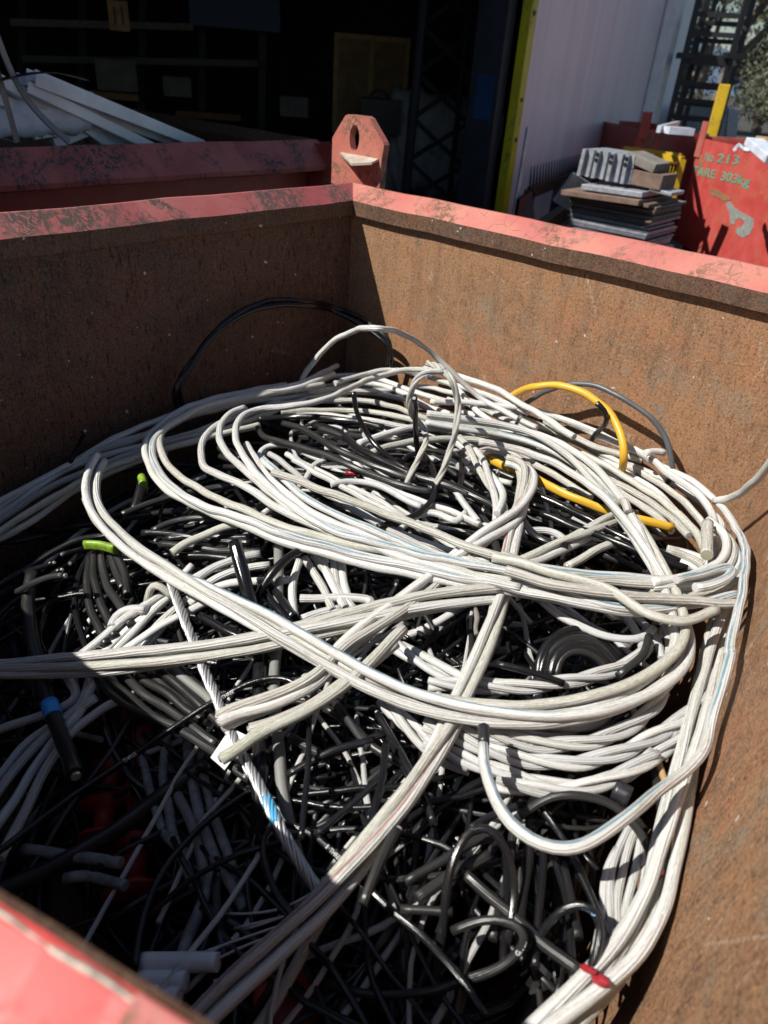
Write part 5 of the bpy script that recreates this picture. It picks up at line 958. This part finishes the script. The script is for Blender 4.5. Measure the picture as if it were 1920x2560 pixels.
# metal rope
al,alo,Pal=bundle('A',[(855,1090),(880,1180),(915,1280),(950,1370),(990,1470),(1030,1560),(1050,140,.0,'D'),(1100,250,.0,'D'),(1160,400,.0,'D'),(1220,540,.0,'D'),(1290,660,.0,'D'),(1370,800,.0,'D'),(1430,930,.0,'D'),(1500,1060,-.01,'D'),(1590,1210,-.03,'D'),(1680,1340,-.05,'D')],8,['aluminium_strand'],.0027,.05,'bare aluminium rope slanting through the centre with a blue paint mark',turn=.11,spread=1.0,loose=0.,name='metal_rope',cat='metal rope',part='wire_strand',step=.006)
kk=min(range(len(Pal)),key=lambda i:np.hypot(*((lambda c:np.array([c[0]/c[2]*F+CX,c[1]/c[2]*F+CY]))(RM.T@(Pal[i]-EYE))-np.array(PX('D',1410,870)))))
for o_,Q in alo:
    for q_ in (0,): 
        sweep('paint_mark',Q[kk-4:kk+5],.00283,'blue_paint',o_,sides=10,wob=0)
# thin bare wires at the bottom
for k,q in enumerate([[(1150,1415),(1300,1415),(1450,1400),(1620,1310)],[(1210,1490),(1330,1460),(1480,1450),(1630,1370)],[(1260,1500),(1400,1470),(1560,1400),(1650,1330)],[(1020,1680),(1100,1620),(1250,1550),(1400,1500),(1560,1440)],[(1020,1700),(1130,1640),(1280,1580),(1430,1520)],[(990,1650),(1090,1600),(1200,1570)]]):
    cable('D',q,'aluminium_strand',.0022,-.02,'thin bare aluminium wire in the loose spray at the bottom centre','loose bare wires at the bottom centre',name='bare_wire',cat='wire')
# pale cables in the lower-left hollow, its shade put into their grey
for k,(q,r,mt) in enumerate([([(1100,1200+0),(1060,1260),(1060,1330),(1010,1460),(960,1570),(920,1700),(880,1830)],.0095,'pale_shaded'),([(930,810),(980,900),(1020,1010),(1045,1120),(1060,1210)],.0125,'grey_jacket'),([(980,500),(990,700),(1030,900),(1090,1080),(1140,1200)],.010,'pale_shaded'),([(860,520),(840,700),(870,850),(900,1000),(960,1150),(1000,1240)],.0085,'pale_shaded'),([(1040,640),(1080,800),(1130,950),(1180,1100),(1230,1240)],.0085,'pale_shaded'),([(120,1080),(250,1100),(420,1130),(630,1165)],.010,'pale_shaded'),([(330,1240),(430,1215),(520,1240),(650,1280)],.009,'pale_shaded'),([(1140,1200),(1130,1350),(1140,1500),(1170,1650)],.0125,BK),([(760,700),(800,850),(860,1000),(960,1100)],.008,'pale_shaded'),([(1050,1390),(1200,1470),(1330,1560),(1400,1610)],.012,BK),([(1150,1190),(1200,1260),(1240,1330),(1270,1400)],.010,'pale_shaded')]):
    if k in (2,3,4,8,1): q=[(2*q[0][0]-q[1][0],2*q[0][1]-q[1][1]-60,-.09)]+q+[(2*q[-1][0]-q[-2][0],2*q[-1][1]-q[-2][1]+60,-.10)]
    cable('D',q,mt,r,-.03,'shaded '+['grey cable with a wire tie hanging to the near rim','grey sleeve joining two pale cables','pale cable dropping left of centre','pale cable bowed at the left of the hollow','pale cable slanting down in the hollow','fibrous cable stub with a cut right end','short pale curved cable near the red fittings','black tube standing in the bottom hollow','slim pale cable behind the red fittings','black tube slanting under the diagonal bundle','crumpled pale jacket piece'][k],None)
m=MB()
# red fittings (finned plastic) in the hollow
for k,(x0,y0,x1,y1,sc_) in enumerate([(640,370,520,1050,1.),(750,430,690,1330,1.15)]):
    a=pt('D',x0,y0,-.12); b=pt('D',x1,y1,-.10); L=np.linalg.norm(b-a); d=(b-a)/L; pr=[]
    for t,rr in ((0,.020),(.16,.022),(.17,.016),(.30,.017),(.46,.030),(.48,.046),(.50,.02),(.66,.017),(.74,.033),(.76,.052),(.78,.02),(.93,.018),(.98,.045),(1.,.045)): pr.append((t*L,rr*sc_))
    m=MB(); m.lathe(pr,a,d,28); o=m.build('plastic_fitting','red_plastic',smooth=True); tag(o,['smaller red finned plastic fitting in the dark lower-left hollow','larger red finned plastic fitting with three flanges in the lower-left hollow'][k],'plastic fitting')
a=pt('E',470,1840,-.05); m=MB(); m.lathe([(0,.035),(.004,.052),(.012,.052),(.014,.043),(.07,.040),(.075,.046),(.09,.046),(.091,.03)],a,(-.15,.1,-1),28); o=m.build('flanged_stopper','red_plastic',smooth=True); tag(o,'red plastic stopper lying at the bottom centre behind the split cable','stopper')
for k,(x,y,r) in enumerate([(752,1745,.008),(690,1690,.005)]):  # a red cap on a cable end and a red scrap
    a=pt('F',x,y,.045); m=MB(); m.lathe([(0,r*.5),(.008,r),(.02,r*.9),(.03,r*.3)],a,(.3,-.5,.6),12); o=m.build('red_cap','red_tag',smooth=False); tag(o,['larger crumpled red cap at the end of a black cable, bottom right','tiny red scrap beside the crumpled red cap'][k],'cap')
for k,(c,x,y,s,lb) in enumerate([('B',790,632,.016,'small red scrap under the white cables inside the ring'),('B',590,632,.010,'tiny red scrap at the left inside the ring'),('F',1080,1210,.010,'red scrap beside the wall bundle')]):
    P=catmull([pt(c,x-30,y-4,.03),pt(c,x,y,.035),pt(c,x+32,y+3,.03)],.01); o=sweep('red_scrap',P,s*.6,'red_tag',sides=7,wob=.4,flat=.4); tag(o,lb,'scrap')
# white tubes bottom left
for k,(x0,y0,x1,y1) in enumerate([(735,1670,1130,1670),(720,1760,965,1765),(760,1830,930,1850)]):
    P=catmull([pt('D',x0,y0,-.02),pt('D',(x0+x1)/2,(y0+y1)/2,-.02),pt('D',x1,y1,-.02)],.01); o=sweep('plastic_tube',P,.0135-.001*k,'white_plastic',sides=20,wob=.06); tag(o,['upper white plastic tube with faint print, lower left','middle white plastic tube in the lower-left pile','lowest white plastic tube by the near rim'][k],'tube')
# paper tag
m=MB(); q=[pt('D',1195,455,.05),pt('D',1290,500,.05),pt('D',1165,672,.05),pt('D',1092,608,.05)]; m.prism([Vector(p) for p in q],(0,0,-.0015)); o=m.build('paper_tag','paper'); tag(o,'white paper tag under the cut ends of the white bundle','paper tag')
# pale lath and twig-like rag
cable('F',[(945,320),(990,420),(1060,560),(1110,700),(1160,860),(1195,1060)],'wood',.006,.01,'thin pale wooden lath leaning beside the wall bundle',name='lath',cat='lath')
P=path('C',[(160,1350,.02),(170,1400,.03),(150,1430,.02),(155,1470,.02)],.03,.006); o=sweep('rag_knot',P,.0055,'wood_grey',sides=9,wob=.6,jit=.004); tag(o,'little tan knotted rag in the gap below the front arcs','rag')
P=path('F',[(860,770,.0),(945,815,.0)],.03,.01); o=sweep('blind_fitting',P,.016,'sleeve',sides=18); tag(o,'rounded black plug lying below the twisted coil','plug')
# cable printing
def on_cable(txt,P,r,cpx,size,par,mat='print_white',flip=False,angle=None):
    cc=[(lambda c:(c[0]/c[2]*F+CX,c[1]/c[2]*F+CY))(RM.T@(p-EYE)) for p in P]; i=min(range(len(P)),key=lambda k:(cc[k][0]-cpx[0])**2+(cc[k][1]-cpx[1])**2)
    cu=bpy.data.curves.new('t','FONT'); cu.body=txt; cu.size=size; cu.align_x='CENTER'; cu.align_y='CENTER'; cu.offset=size*.018; to=bpy.data.objects.new('t',cu); COL.objects.link(to); bpy.context.view_layer.update()
    me=bpy.data.meshes.new_from_object(to.evaluated_get(bpy.context.evaluated_depsgraph_get())); bpy.data.objects.remove(to)
    L=np.concatenate([[0],np.cumsum(np.linalg.norm(np.diff(P,axis=0),axis=1))]); T=np.gradient(P,axis=0); T/=np.linalg.norm(T,axis=1)[:,None]; sg=-1 if flip else 1
    V=[]
    for v in me.vertices:
        s=L[i]+sg*v.co.x; p=np.array([np.interp(s,L,P[:,k]) for k in range(3)]); t=np.array([np.interp(s,L,T[:,k]) for k in range(3)]); t/=np.linalg.norm(t)
        o_=EYE-p; o_-=(o_@t)*t; o_/=np.linalg.norm(o_); sd=np.cross(o_,t)*sg; a=v.co.y/r
        V.append(tuple(p+(o_*math.cos(a)+sd*math.sin(a))*(r*1.06+.0004)))
    for v,c in zip(me.vertices,V): v.co=c
    link('printed_text',me,mat,par)
on_cable('THREE',Pth,.0058,PX('D',690,595),.0085,TH,flip=True); on_cable('THREE',Pth,.0058,PX('D',1180,285),.008,TH,flip=True)
on_cable('THREE',P3c,.0056,PX('E',345,1005),.009,lab3); on_cable('3  THREE',P3c,.0056,PX('E',720,1120),.0085,lab3)
on_cable('TWO',Pl,.0059,PX('F',725,1385),.008,lo,flip=True,mat='print_blue'); on_cable('TWO',Pl,.0059,PX('F',650,1830),.008,lo,mat='print_white',flip=True)
on_cable('TWO',Pb,.0063,PX('F',385,1620),.008,bo)
